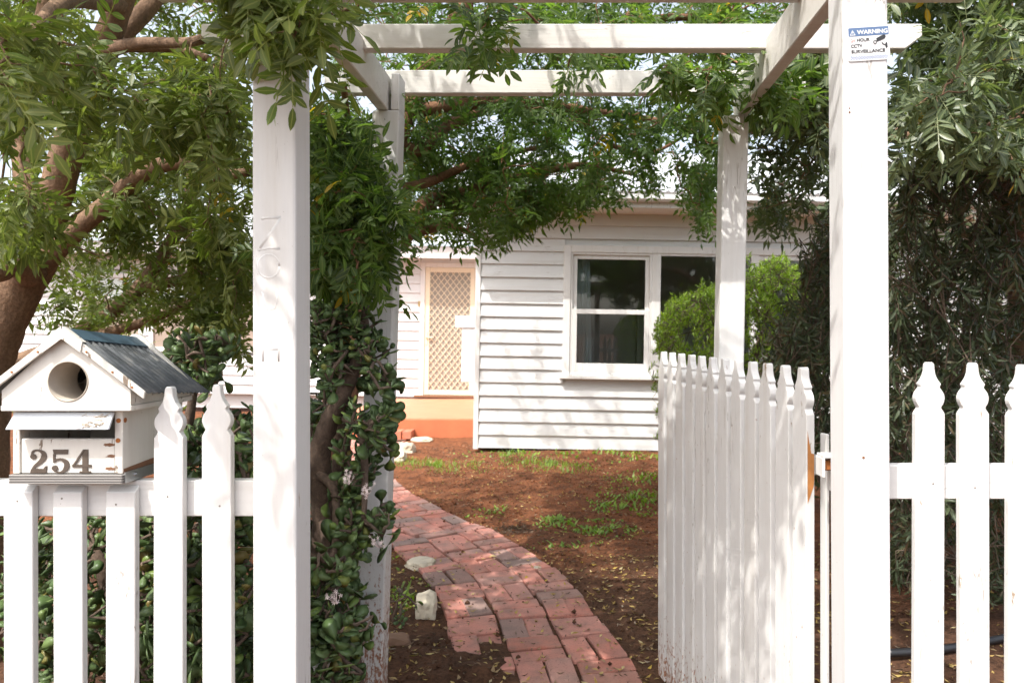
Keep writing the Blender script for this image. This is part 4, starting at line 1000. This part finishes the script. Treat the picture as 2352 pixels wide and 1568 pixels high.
t2.limb(limb_path([(930, 260, 3.9, .04), (1060, 240, 4.1, .034), (1180, 235, 4.3, .032), (1290, 246, 4.5, .028), (1400, 262, 4.7, .024), (1540, 285, 4.9, .018), (1650, 330, 5.1, .010)]))
t2.limb(limb_path([(960, 200, 4.0, .035), (1150, 120, 4.0, .03), (1350, 70, 4.0, .027), (1560, 40, 4.0, .02), (1760, 60, 4.0, .012)]))
t2.limb(limb_path([(880, 440, 3.6, .03), (980, 420, 3.9, .025), (1100, 370, 4.2, .02), (1230, 340, 4.5, .014)]), 'limb', 7)
t2.limb(limb_path([(850, 600, 3.5, .03), (930, 545, 3.7, .027), (1040, 520, 4.0, .02), (1110, 560, 4.2, .01)]), 'limb', 7)
t2.limb(limb_path([(1290, 246, 4.5, .02), (1400, 330, 4.8, .016), (1500, 350, 5.0, .013), (1620, 280, 5.1, .008)]), 'limb', 7)
t2.limb(limb_path([(850, 480, 3.5, .03), (830, 380, 3.0, .022), (800, 300, 2.6, .016), (790, 200, 2.3, .01)]), 'limb', 7)
t2.limb(limb_path([(790, 860, 3.3, .03), (770, 740, 2.9, .02), (800, 620, 2.5, .013), (840, 520, 2.35, .008)]), 'limb', 7)
low = [(908, 190), (1700, 190), (1700, 330), (1640, 520), (1590, 480), (1540, 400), (1420, 480), (1330, 440), (1265, 490), (1200, 570), (1120, 585), (1060, 560), (1000, 510), (908, 560)]
M2 = scatter(340, low, 3.6, 5.6)
M2 += scatter(110, [(908, 210), (1250, 210), (1260, 470), (1190, 540), (1080, 520), (908, 520)], 3.8, 5.0)
M2 += scatter(40, [(1200, 440), (1320, 430), (1400, 470), (1250, 500), (1130, 560)], 4.2, 5.0)
M2 += scatter(24, [(1570, 380), (1640, 380), (1640, 560), (1600, 500)], 4.4, 5.2)
M2 += scatter(240, [(720, -300), (1900, -300), (1900, 60), (720, 60)], 2.9, 5.0)
M2 += scatter(90, [(940, 40), (1700, 20), (1700, 160), (940, 150)], 2.8, 4.4)
M2 += boxpts(140, -2.4, 0.5, 4.6, 6.9, 2.9, 4.6)  # clumps added to shade and dapple the house wall
t2.clumps(M2, 9, 1.05, droop=0.4)
K2 = scatter(150, [(712, 250), (800, 290), (845, 420), (865, 640), (790, 700), (712, 640)], 2.12, 2.8)
K2 += scatter(9, [(840, 330), (895, 450), (890, 660), (860, 560)], 2.28, 2.44)
t2.clumps(K2, 9, 0.95, droop=0.3)
t2.clumps(scatter(6, [(1000, -40), (1180, -40), (1150, 70), (1080, 90), (1010, 40)], 1.95, 2.15)+scatter(4, [(1280, 60), (1380, 110), (1370, 190), (1300, 190)], 2.4, 2.55)+scatter(14, [(1520, 150), (1710, 130), (1690, 230), (1540, 200)], 2.3, 2.5)+scatter(14, [(1725, 110), (1830, 100), (1840, 240), (1740, 240)], 2.3, 2.6), 8, 1.0, droop=0.6, reach=0.16)
# the crown goes on above the frame and shades the garden
t2.clumps([p for p in boxpts(190, -3.2, 1.9, 2.4, 6.6, 2.6, 4.8) if proj(p)[1] < 60], 9, 1.25)
t2.finish(LEAF_M, 290, 3.4)
# ---- tree on the right
t3 = Tree('pinnate_leaf_tree', 'dark green pinnate leaved tree over the fence beside the warning sign', 'tree', (2.55, 3.9, 0), BARK)
t3.limb([(2.55, 3.9, -0.1, .12), (2.5, 3.9, .7, .11), (2.42, 3.85, 1.4, .10), (2.35, 3.8, 2.0, .09), (2.2, 3.7, 2.7, .07), (2.0, 3.6, 3.5, .04)], 'trunk', 12)
t3.limb([(2.4, 3.85, 1.6, .06), (2.1, 3.5, 2.0, .05), (1.85, 3.2, 2.2, .04), (1.6, 2.9, 2.3, .03), (1.45, 2.6, 2.3, .02)])
t3.limb([(2.35, 3.8, 2.0, .06), (1.9, 3.9, 2.3, .045), (1.4, 4.0, 2.4, .035), (1.0, 4.1, 2.4, .022), (0.8, 4.1, 2.3, .012)])
t3.limb([(2.3, 3.75, 2.2, .05), (2.2, 3.2, 2.6, .04), (2.0, 2.6, 2.7, .03), (1.8, 2.2, 2.6, .02)])
Rr = scatter(400, [(2050, -200), (2900, -200), (2900, 330), (2352, 380), (2250, 330), (2150, 390), (2050, 330)], 2.4, 3.4)
Rr += scatter(90, [(1725, 80), (1905, 40), (1905, 440), (1850, 520), (1730, 520)], 3.0, 4.6)
Rr += scatter(80, [(1722, 120), (1905, 60), (1905, 330), (1730, 250)], 2.7, 3.4)
Rr += [p for p in boxpts(60, 0.8, 3.4, 2.4, 5.0, 2.7, 4.2) if proj(p)[1] < -40]
t3.clumps(Rr, 10, 1.05, droop=0.25)
t3.clumps(scatter(26, [(2075, 180), (2180, 150), (2190, 20), (2352, 40), (2380, 300), (2240, 340), (2070, 270)], 1.95, 2.3), 9, 0.95, droop=0.45, reach=0.15)
t3.finish(LEAF_R, 290, 3.0)

# ---- narrow leaved shrub on the right
NAR_H = [lanceolate(0.058, 0.0105, .3, c, True) for c in (.05, .15, .3)]; NAR_L = [lanceolate(0.058, 0.0115, .3, c, False) for c in (.05, .15, .3)]
def shrub(name, label, base, mat, barkmat, tips, tmpl, per, size, hang, stems=7, count=200, twig=0.25, hi_y=3.4):
    root = empty(name, base, label, 'shrub'); fol = Foliage(*tmpl); tw = MB(); b_ = np.array(base); nodes = []
    T_ = np.array(tips); c = T_.mean(0)
    for i in range(stems):
        e = T_[random.randrange(len(T_))]; mid = b_*.5+e*.5+rng.normal(0, .08, 3); S_ = spline([(*(b_+rng.normal(0, .03, 3)*np.array([1, 1, 0])), .022), (*(b_*.75+mid*.25+rng.normal(0, .03, 3)), .018), (*mid, .013), (*e, .004)], 6)
        m_ = MB(); m_.tube([Vector(q[:3]) for q in S_], [q[3] for q in S_], 7, wob=.05); m_.obj('stem', barkmat, root, smooth=True)
        nodes += [q[:3] for q in S_[5:]]
    NA = np.array(nodes)
    for t in T_:
        d = np.linalg.norm(NA-t, axis=1); a = NA[int(np.argmin(d))]
        top = t+np.array([rng.normal(0, .35*twig), rng.normal(0, .35*twig), twig*random.uniform(.5, 1.0)*(1 if hang else -1)])
        mid = (a+top)/2+rng.normal(0, .03, 3)
        tw.tube([Vector(a), Vector(mid), Vector(top), Vector((top+t)/2+rng.normal(0, .01, 3)), Vector(t)], [.003, .0026, .0022, .0016, .0008], 4, cap=False)
        NA = np.vstack([NA, mid[None]])
        ax = (t-top); ax = ax/np.linalg.norm(ax)
        for k in range(per):
            u = random.random(); pos = top+(t-top)*u+rng.normal(0, .004, 3)
            dr = ax*random.uniform(.5, 1.0)+rng.normal(0, .6, 3)
            fol.add(pos, frame(dr, rng.normal(0, 1, 3)), size*random.uniform(.7, 1.25))
    o = tw.obj('twigs', barkmat, root, smooth=True); o['kind'] = 'stuff'
    fol.build(mat, root, count, hi_y, vis=inview); return root
tips = scatter(520, [(2045, 380), (2420, 320), (2420, 1180), (2045, 1180)], 2.9, 3.9)+scatter(110, [(2045, 1100), (2420, 1100), (2420, 1420), (2045, 1400)], 3.1, 3.9)
tips += scatter(250, [(1858, 600), (1910, 480), (1910, 1100), (1700, 1000), (1760, 860)], 3.5, 4.5)
tips += scatter(190, [(1950, 500), (2420, 400), (2420, 1120), (1950, 1120)], 3.9, 4.8)
shrub('narrow_leaf_shrub', 'dark drooping narrow leaved shrub behind the flaking picket fence', (1.75, 3.8, 0), SHRUBD, BARK_GREY, tips, (NAR_H, NAR_L), 28, 1.0, True, stems=14, count=260, twig=0.19)
WD_H = [lanceolate(0.085, 0.026, .25, c, True) for c in (.05, .15, .3)]; WD_L = [lanceolate(0.085, 0.028, .25, c, False) for c in (.05, .15, .3)]
tips = scatter(420, [(1900, 420), (2460, 380), (2460, 1190), (1820, 1190), (1850, 700)], 4.9, 6.0)  # extra shrub added at the back to darken bright gaps
shrub('added_backing_shrub', 'added broad leaved shrub that darkens the gaps behind the drooping narrow leaved shrub', (2.6, 5.5, 0), LEAF_R, BARK_GREY, tips, (WD_H, WD_L), 22, 1.15, True, stems=9, count=60, twig=0.2)
# ---- bright shrub by the house window
SM_H = [lanceolate(0.030, 0.007, .3, c, True) for c in (.0, .1, .2)]; SM_L = [lanceolate(0.030, 0.008, .3, c, False) for c in (.0, .1, .2)]
tips = []
for (cx_, cy_, rx, ry, n_) in ((1600, 770, 95, 110, 480), (1700, 760, 110, 130, 400), (1775, 700, 80, 120, 330), (1795, 665, 55, 80, 170), (1570, 930, 70, 130, 120), (1680, 930, 150, 120, 140)):
    for i in range(n_):
        a = random.uniform(0, 2*math.pi); r_ = math.sqrt(random.uniform(.15, 1))*(1+.22*mnoise.noise((math.cos(a)*2.2, math.sin(a)*2.2, cx_)))*(random.uniform(1.0, 1.22) if random.random() < .10 else 1)
        p = P(cx_+rx*r_*math.cos(a), cy_+ry*r_*math.sin(a), random.uniform(5.6, 6.5)); tips.append(tuple(p))
shrub('fine_leaf_shrub', 'bright yellow green fine leaved shrub in front of the window', (1.35, 6.2, 0), SHRUBB, BARK_GREY, tips, (SM_H, SM_L), 18, 1.25, False, stems=10, count=150, twig=0.09)

# ---- jade plants
def jade(name, label, base, tips, trunks, sc=1.0, count=260, vis=inview):
    root = empty(name, base, label, 'succulent'); fol = Foliage(JL, JL); nodes = []
    for S_ in trunks:
        S_ = np.array(S_); m_ = MB(); m_.tube([Vector(q[:3]) for q in S_], [q[3]*.82 for q in S_], 10, wob=.09); m_.obj('stem', BARK_JADE, root, smooth=True); nodes += [q[:3] for q in S_[3:]]
    NA = np.array(nodes); tw = MB(); T_ = np.array(tips)
    d0 = np.min(np.linalg.norm(T_[:, None]-NA[None], axis=2), axis=1)
    for i in np.argsort(d0):
        t = T_[i]; d = np.linalg.norm(NA-t, axis=1); a = NA[int(np.argmin(d))]; L = d.min()
        mid = (a+t)/2+np.array([0, 0, -.10*L])+rng.normal(0, .025, 3)
        tw.tube([Vector(a), Vector(a*.6+mid*.4+rng.normal(0, .006, 3)), Vector(mid), Vector(t*.6+mid*.4+rng.normal(0, .006, 3)), Vector(t)], [min(.008, .003+.010*L), .0055, .0045, .0038, .0028], 6, cap=False)
        NA = np.vstack([NA, mid[None], (t*.5+mid*.5)[None]])
        ax = (t-mid); ax = ax/(np.linalg.norm(ax)+1e-6); ax = ax+np.array([0, -0.25, .55]); ax /= np.linalg.norm(ax)
        Bf = frame(ax, rng.normal(0, 1, 3))
        pairs = random.randint(3, 5); rs_ = random.uniform(.72, 1.15); ph = random.random()*6
        for k in range(pairs):
            back = 0.019*k; op = R(36+15*k+random.uniform(-10, 10)); s_ = sc*(0.55+0.15*min(k, 3))*random.uniform(.65, 1.25)*rs_
            for h in (0, math.pi):
                az = ph+k*math.pi/2+h+random.uniform(-.2, .2)
                dr = Bf @ np.array([math.cos(op), math.sin(op)*math.cos(az), math.sin(op)*math.sin(az)])
                fol.add(t-ax*back, frame(dr, ax), s_)
    o = tw.obj('branches', BARK_GREY, root, smooth=True); o['kind'] = 'stuff'
    fol.build(JADE, root, count, 99, vis=vis); return root
def vis_gate(p):
    if not inview(p): return False
    x, y = proj(p); return 706 < x < 960
jb = G(770, 1500)
jb = Vector((-0.74, 2.32, 0))
tr = [spline([(*jb, .055), (*P(742, 1380, 2.32), .052), (*P(745, 1200, 2.3), .046), (*P(735, 1050, 2.28), .04), (*P(760, 960, 2.26), .034), (*P(800, 880, 2.26), .028), (*P(830, 790, 2.3), .022), (*P(840, 700, 2.35), .012)], 6),
      spline([(*(jb+Vector((.05, .12, 0))), .045), (*P(780, 1250, 2.42), .042), (*P(785, 1050, 2.4), .036), (*P(780, 920, 2.4), .03), (*P(770, 780, 2.4), .022), (*P(760, 660, 2.4), .012)], 6),
      spline([(*P(735, 1090, 2.26), .018), (*P(765, 1120, 2.2), .016), (*P(772, 1180, 2.15), .014), (*P(768, 1260, 2.1), .012), (*P(750, 1300, 2.05), .009)], 6),
      spline([(*P(790, 960, 2.26), .016), (*P(830, 1000, 2.2), .014), (*P(838, 1100, 2.15), .012), (*P(835, 1190, 2.1), .009)], 6),
      spline([(*P(738, 1180, 2.3), .016), (*P(760, 1320, 2.1), .013), (*P(775, 1400, 2.0), .010)], 6)]
tips = scatter(60, [(712, 700), (790, 690), (850, 760), (905, 800), (905, 900), (800, 880), (712, 930)], 2.08, 2.42)
tips += scatter(66, [(800, 900), (905, 880), (905, 1150), (860, 1270), (780, 1250), (770, 1120)], 2.05, 2.42)
tips += scatter(74, [(712, 1290), (820, 1300), (832, 1568), (712, 1568)], 1.85, 2.3)
tips += scatter(60, [(690, 900), (760, 900), (800, 1300), (690, 1300)], 2.5, 2.9)
tips += scatter(50, [(700, 1200), (860, 1180), (870, 1420), (700, 1420)], 2.5, 2.9)
j1 = jade('jade_plant', 'large jade plant with thick stems growing between the two arbor posts', jb, tips, tr, 1.42, 290, vis_gate)
# flower heads
fm = MB()
def star(c, r_, nrm):
    Bf = frame(np.array(nrm), rng.normal(0, 1, 3)); v = []; f = []
    for k in range(5):
        a = 2*math.pi*k/5; q = len(v)
        for rr_, da in ((0.0, 0), (.55, -.28), (1, 0), (.55, .28)):
            v.append(Vector(c)+Vector(Bf @ np.array([.25*rr_*r_, rr_*r_*math.cos(a+da), rr_*r_*math.sin(a+da)])))
        f.append((q, q+1, q+2, q+3))
    return v, f
for px, py, Y in ((797, 1100, 2.04), (840, 1128, 2.02), (866, 1246, 2.05), (768, 1375, 1.84)):
    c = P(px, py, Y); mm = MB()
    for i in range(13):
        q = c+Vector(rng.normal(0, .009, 3)); mm.tube([c+Vector((0, .02, -.02)), q], .0006, 3, cap=False); mm.add(*star(q, .0062, (rng.normal(0, .5), -1, .5+rng.normal(0, .4))))
    mm.obj('flower_head', PETAL, j1)
jb2 = Vector((-1.25, 2.2, 0))
tr2 = [spline([(*jb2, .05), (*P(330, 1300, 2.2), .042), (*P(380, 1120, 2.2), .03), (*P(430, 980, 2.2), .02), (*P(450, 850, 2.2), .012)], 6),
       spline([(*jb2, .045), (*P(430, 1400, 2.1), .035), (*P(520, 1230, 2.05), .025), (*P(560, 1120, 2.1), .016), (*P(560, 980, 2.2), .010)], 6),
       spline([(*jb2, .04), (*P(250, 1350, 2.1), .03), (*P(200, 1250, 2.1), .015)], 6)]
tips = scatter(46, [(390, 770), (520, 770), (470, 880), (400, 870)], 2.0, 2.4)+scatter(170, [(330, 1180), (578, 1000), (578, 1568), (330, 1568)], 1.76, 2.2)
tips += scatter(50, [(410, 960), (578, 960), (578, 1100), (420, 1100)], 1.8, 2.3)+scatter(150, [(0, 1170), (578, 1150), (578, 1568), (0, 1568)], 2.2, 2.95)+scatter(120, [(0, 1200), (330, 1180), (330, 1568), (60, 1568)], 1.9, 2.5)
jade('jade_plant', 'jade plant with glossy leaves showing through the gaps below the letterbox', jb2, tips, tr2, 1.5, 260)
sm = Vector((-0.93, 3.75, 0.0)); sm = G(905, 1440)+Vector((0, 0, .02))
jade('jade_plant', 'small jade seedling on bare soil beside the path edging stones', sm, [tuple(sm+Vector((x, y, z))) for x, y, z in ((-.03, 0, .10), (.05, -.03, .09), (.0, .05, .13), (.09, .02, .06), (-.08, -.02, .06), (.03, -.08, .05), (-.02, .1, .1))],
     [spline([(*sm, .012), (*(sm+Vector((0, 0, .03))), .010), (*(sm+Vector((.01, 0, .06))), .008), (*(sm+Vector((.01, .01, .09))), .006)], 3)], 0.75, 60)

# ---- strap leaved clumps beyond the tree
def strapclump(label, base, n_, hgt, rs):
    rr = random.Random(rs); root = empty('strap_leaf_plant', base, label, 'plant')
    for i in range(n_):
        a = rr.uniform(0, 6.28); out = rr.uniform(.15, .55)*hgt; h = hgt*rr.uniform(.7, 1.05); wd = rr.uniform(.028, .05); m_ = MB(); v = []
        for k in range(8):
            t = k/7; r_ = out*t**1.8; z = h*(t-.28*t**3.2); ww = wd*(1-t**3)*(.6+.4*min(1, t*4))+.002
            c = Vector((base[0]+math.cos(a)*(r_+.05), base[1]+math.sin(a)*(r_+.05), base[2]+z)); sd = Vector((-math.sin(a), math.cos(a), 0))*ww
            v += [c-sd, c+Vector((0, 0, -ww*.35)), c+sd]
        f = []
        for k in range(7): q = 3*k; f += [(q, q+1, q+4, q+3), (q+1, q+2, q+5, q+4)]
        m_.add(v, f); m_.obj('leaf', STRAP, root, smooth=True)
strapclump('tall yellow green strap leaved plant in sun behind the tree trunk', (-4.35, 6.2, 0), 34, 1.75, 1)
strapclump('smaller strap leaved plant next to the white garden wall', (-4.2, 7.6, 0), 26, 1.3, 2)

# ---- ground cover
def blades(name, label, cat, spots, mat, hgt, wd, flatness, seed):
    r = np.random.default_rng(seed); V = []; Fc = []; T_ = []; n = 0
    for (cx_, cy_, rx, ry, cnt) in spots:
        for i in range(cnt):
            a = r.uniform(0, 6.28); q = 1.35*r.uniform(0, 1)**.62; x = cx_+rx*q*math.cos(a); y = cy_+ry*q*math.sin(a)
            if mnoise.noise((x*6, y*6, seed*3.3)) < r.uniform(-.4, .55): continue
            z = gz_raw(x, y)+.002; h = hgt*r.uniform(.2, .9)*max(.35, 1.25-q*.8); az = r.uniform(0, 6.28); d = np.array([math.cos(az), math.sin(az), 0]); s_ = np.array([-d[1], d[0], 0])
            ln = flatness*r.uniform(.3, 1)*h; b_ = np.array([x, y, z]); mid = b_+d*ln*.4+np.array([0, 0, h*.6]); tip = b_+d*ln+np.array([0, 0, h])
            w_ = wd*r.uniform(.6, 1.2)
            V += [b_-s_*w_*.3, b_+s_*w_*.3, mid+s_*w_*.5, mid-s_*w_*.5, tip]; Fc += [(n, n+1, n+2), (n, n+2, n+3), (n+3, n+2, n+4)]; T_ += [r.random()]*3; n += 5
    me = np_mesh(bpy.data.meshes.new(name), np.array(V), np.array(Fc), np.array(T_)); o = link(name, me, mat); tag(o, label, cat, kind='stuff'); return o
def sp_(x, y, rx, ry, cnt): q = G(x, y); return (q.x, q.y, rx, ry, cnt)
blades('grass', 'short green lawn grass beside the white edging stones', 'grass', [sp_(1000, 1068, .42, .26, 1500), sp_(940, 1060, .2, .25, 500), sp_(1070, 1080, .25, .2, 260)], GRASS, .075, .006, .8, 1)
blades('grass', 'bright tuft of grass below the weatherboard wall', 'grass', [sp_(1230, 1062, .3, .35, 900), sp_(1290, 1075, .28, .3, 800), sp_(1160, 1052, .25, .25, 500)], GRASS, .08, .008, 1.0, 2)
blades('weeds', 'low leafy weeds on the soil between path and gate', 'weeds', [sp_(1460, 1150, .28, .4, 700), sp_(1480, 1100, .3, .35, 500), sp_(1430, 1170, .2, .2, 350)], GRASS, .06, .018, 1.6, 3)
blades('weeds', 'scattered small green weeds in the bare middle soil', 'weeds', [sp_(1340, 1210, .28, .14, 420), sp_(1400, 1222, .18, .12, 260), sp_(1270, 1200, .14, .12, 150), sp_(1110, 1180, .12, .12, 90), sp_(1150, 1172, .08, .1, 60), sp_(1300, 1250, .2, .1, 120)], GRASS, .045, .018, 1.8, 4)
blades('weeds', 'low creeping weeds along the foot of the house wall', 'weeds', [sp_(1200, 1042, .6, .25, 260), sp_(1380, 1046, .5, .3, 320), sp_(1470, 1055, .3, .3, 200)], GRASS, .07, .022, 1.4, 5)
blades('weeds', 'green weed leaves at the edge of the path by the jade seedling', 'weeds', [sp_(935, 1370, .09, .2, 160), sp_(925, 1300, .06, .1, 60)], SHRUBB, .06, .016, 1.6, 6)
def litter(name, label, cat, n_, mat, lo, hi, wr, region, seed, pile=()):
    r = np.random.default_rng(seed); V = []; Fc = []; T_ = []; n = 0; done = 0
    while done < n_:
        if pile and done < n_*0.12: c = pile[done % len(pile)]; x, y = r.normal(c[0], c[2]), r.normal(c[1], c[2]*.7)
        else: x, y = r.uniform(*region[0]), r.uniform(*region[1])
        x, y = float(x), float(y)
        d = float(pathdist(np.array([x]), np.array([y]))[0]) if abs(x) < 2.5 else 9
        if d < 0.34 and bury(x, y) < .022:
            if r.random() > 0.42: continue
            z = 0.0165
        else: z = gz_raw(x, y)+.006+bury(x, y)
        L = r.uniform(lo, hi); W_ = L*r.uniform(*wr); az = r.uniform(0, 6.28); cu = r.uniform(-.1, .35)*L
        pts = np.array([(-L/2, 0, cu), (0, -W_/2, .002), (L/2, 0, cu*r.uniform(.2, 1)), (0, W_/2, .002), (0, 0, -.001)])
        Mx = rotz(az) @ rotx(r.normal(0, .28)) @ roty(r.normal(0, .15)); pts = pts @ Mx.T+np.array([x, y, z])
        V += list(pts); Fc += [(n, n+1, n+4), (n, n+4, n+3), (n+1, n+2, n+4), (n+4, n+2, n+3)]; T_ += [r.random()]*4; n += 5; done += 1
    me = np_mesh(bpy.data.meshes.new(name), np.array(V), np.array(Fc), np.array(T_)); o = link(name, me, mat); tag(o, label, cat, kind='stuff')
litter('fallen_leaves', 'small yellow and tan fallen leaves over the soil and path', 'leaf litter', 2600, LITTER, .016, .036, (.25, .42), ((-1.3, 1.6), (2.4, 8.2)), 1)
litter('fallen_leaves', 'brown leaf litter under the shrub behind the flaking fence', 'leaf litter', 1500, LITTER, .02, .05, (.25, .45), ((.6, 2.6), (1.8, 4.5)), 2)
litter('fallen_leaves', 'yellow curled leaves thick on the dark soil by the gateway', 'leaf litter', 1300, LITTER, .02, .042, (.25, .42), ((-1.2, 1.3), (2.4, 4.3)), 9)
litter('mulch', 'dark bark chips and twigs scattered in the soil', 'mulch', 9000, CHIP, .008, .035, (.12, .35), ((-1.8, 1.6), (2.3, 8.3)), 3, pile=((-0.33, 4.85, .08), (-.9, 8.3, .35)))

def clods(n_, region, seed):
    r = np.random.default_rng(seed); V = []; Fc = []; n = 0; oc = np.array([(1, 0, 0), (-1, 0, 0), (0, 1, 0), (0, -1, 0), (0, 0, 1), (0, 0, -.6)], float)
    of = np.array([(0, 2, 4), (2, 1, 4), (1, 3, 4), (3, 0, 4), (2, 0, 5), (1, 2, 5), (3, 1, 5), (0, 3, 5)])
    while n < n_*6:
        x, y = float(r.uniform(*region[0])), float(r.uniform(*region[1])); d = float(pathdist(np.array([x]), np.array([y]))[0])
        if d < .33 and r.random() > .10: continue
        if mnoise.noise((x*2.2, y*2.2, 9)) < r.uniform(-.6, .3): continue
        sz = .0035+.011*r.random()**4; z = (.014 if d < .33 else gz_raw(x, y)+.006)+bury(x, y)
        V += list((oc*sz*r.uniform(.6, 1.3, (6, 1))) @ rotz(r.uniform(0, 6)).T+np.array([x, y, z])); Fc += list(of+n); n += 6
    o = link('soil_clods', np_mesh(bpy.data.meshes.new('soil_clods'), np.array(V), np.array(Fc), None, True), SOIL); tag(o, 'crumbly soil clods and grit lying on the bare ground', 'soil', kind='stuff')
clods(5000, ((-1.3, 1.6), (2.4, 7.5)), 4)
# ---- stones
def stone(label, c, sx, sy, sz, mat, seed, rz=0, cat='stone'):
    bm = bmesh.new(); bmesh.ops.create_icosphere(bm, subdivisions=3, radius=1)
    for v in bm.verts:
        d = v.co.copy(); q = max(abs(d.x), abs(d.y), abs(d.z)); d = d.lerp(d/q*.8, .65)
        k = 1+.22*mnoise.noise(d*1.3+Vector((seed, 0, 0)))+.10*mnoise.noise(d*4+Vector((0, seed, 0)))+.04*mnoise.noise(d*11)
        v.co = Vector((d.x*sx*k, d.y*sy*k, d.z*sz*k))
    me = bpy.data.meshes.new('stone'); bm.to_mesh(me); bm.free()
    o = link('stone', me, mat); o.location = (c[0], c[1], ground_z(c[0], c[1])+sz*.35); o.rotation_euler = (R(random.uniform(-5, 5)), R(random.uniform(-5, 5)), R(rz)); return tag(o, label, cat)
q = G(978, 1408); stone('upright cream limestone slab beside the jade seedling', (q.x, q.y), .055, .12, .06, STONE, 1, 8)
q = G(966, 1298); stone('flat cream limestone lying against the path bricks', (q.x, q.y), .09, .085, .04, STONE, 2, -25)
q = G(906, 1484); stone('rough brown rock at the foot of the arbor post', (q.x, q.y), .075, .04, .03, STONE_B, 3, 5)
q = G(932, 1040); stone('rounded pale stone on the path edge near the brick step', (q.x, q.y), .11, .12, .09, STONE, 4)
q = G(916, 1055); stone('small pale stone in the grass at the path edge', (q.x, q.y), .08, .09, .07, STONE, 5)
q = G(968, 1012); stone('flat pale stone on the mulch before the porch', (q.x, q.y), .14, .10, .03, STONE, 6)
q = G(1375, 1306); stone('little pale stone at the outer edge of the path', (q.x-.33, q.y), .03, .03, .02, STONE, 7)
# ---- hose and pot
hp = [(2040, 1512), (2120, 1507), (2200, 1497), (2290, 1480), (2380, 1462), (2480, 1455)]
hz = [G(x, y)+Vector((0, 0, .022)) for x, y in hp]; m = MB(); m.tube([Vector(q) for q in spline([tuple(p) for p in hz], 8)], .016, 10)
o = m.obj('hose', plain('black_poly_pipe', (.02, .02, .022), .4), None, smooth=True); tag(o, 'black irrigation hose on leaf litter behind the picket fence', 'hose')
pot = empty('plant_pot', (-0.735, 2.02, 0), 'white plastic pot half hidden behind the arbor post under the jade', 'pot')
def lathe(prof, c, n_=28):
    m_ = MB(); v = []; f = []
    for r_, z in prof: v += [(c[0]+r_*math.cos(2*math.pi*i/n_), c[1]+r_*math.sin(2*math.pi*i/n_), c[2]+z) for i in range(n_)]
    for k in range(len(prof)-1): f += [(k*n_+i, k*n_+(i+1) % n_, (k+1)*n_+(i+1) % n_, (k+1)*n_+i) for i in range(n_)]
    m_.add(v, f); return m_
lathe([(0.0, 0), (.075, 0), (.095, .36), (.103, .362), (.103, .385), (.098, .385), (.092, .36), (.088, .33)], (-0.735, 2.02, 0.02)).obj('pot_wall', plain('white_plastic', (.75, .75, .74), .35), pot, smooth=True)
lathe([(.0, .335), (.088, .33)], (-0.735, 2.02, 0.02)).obj('potting_soil', SOIL, pot)
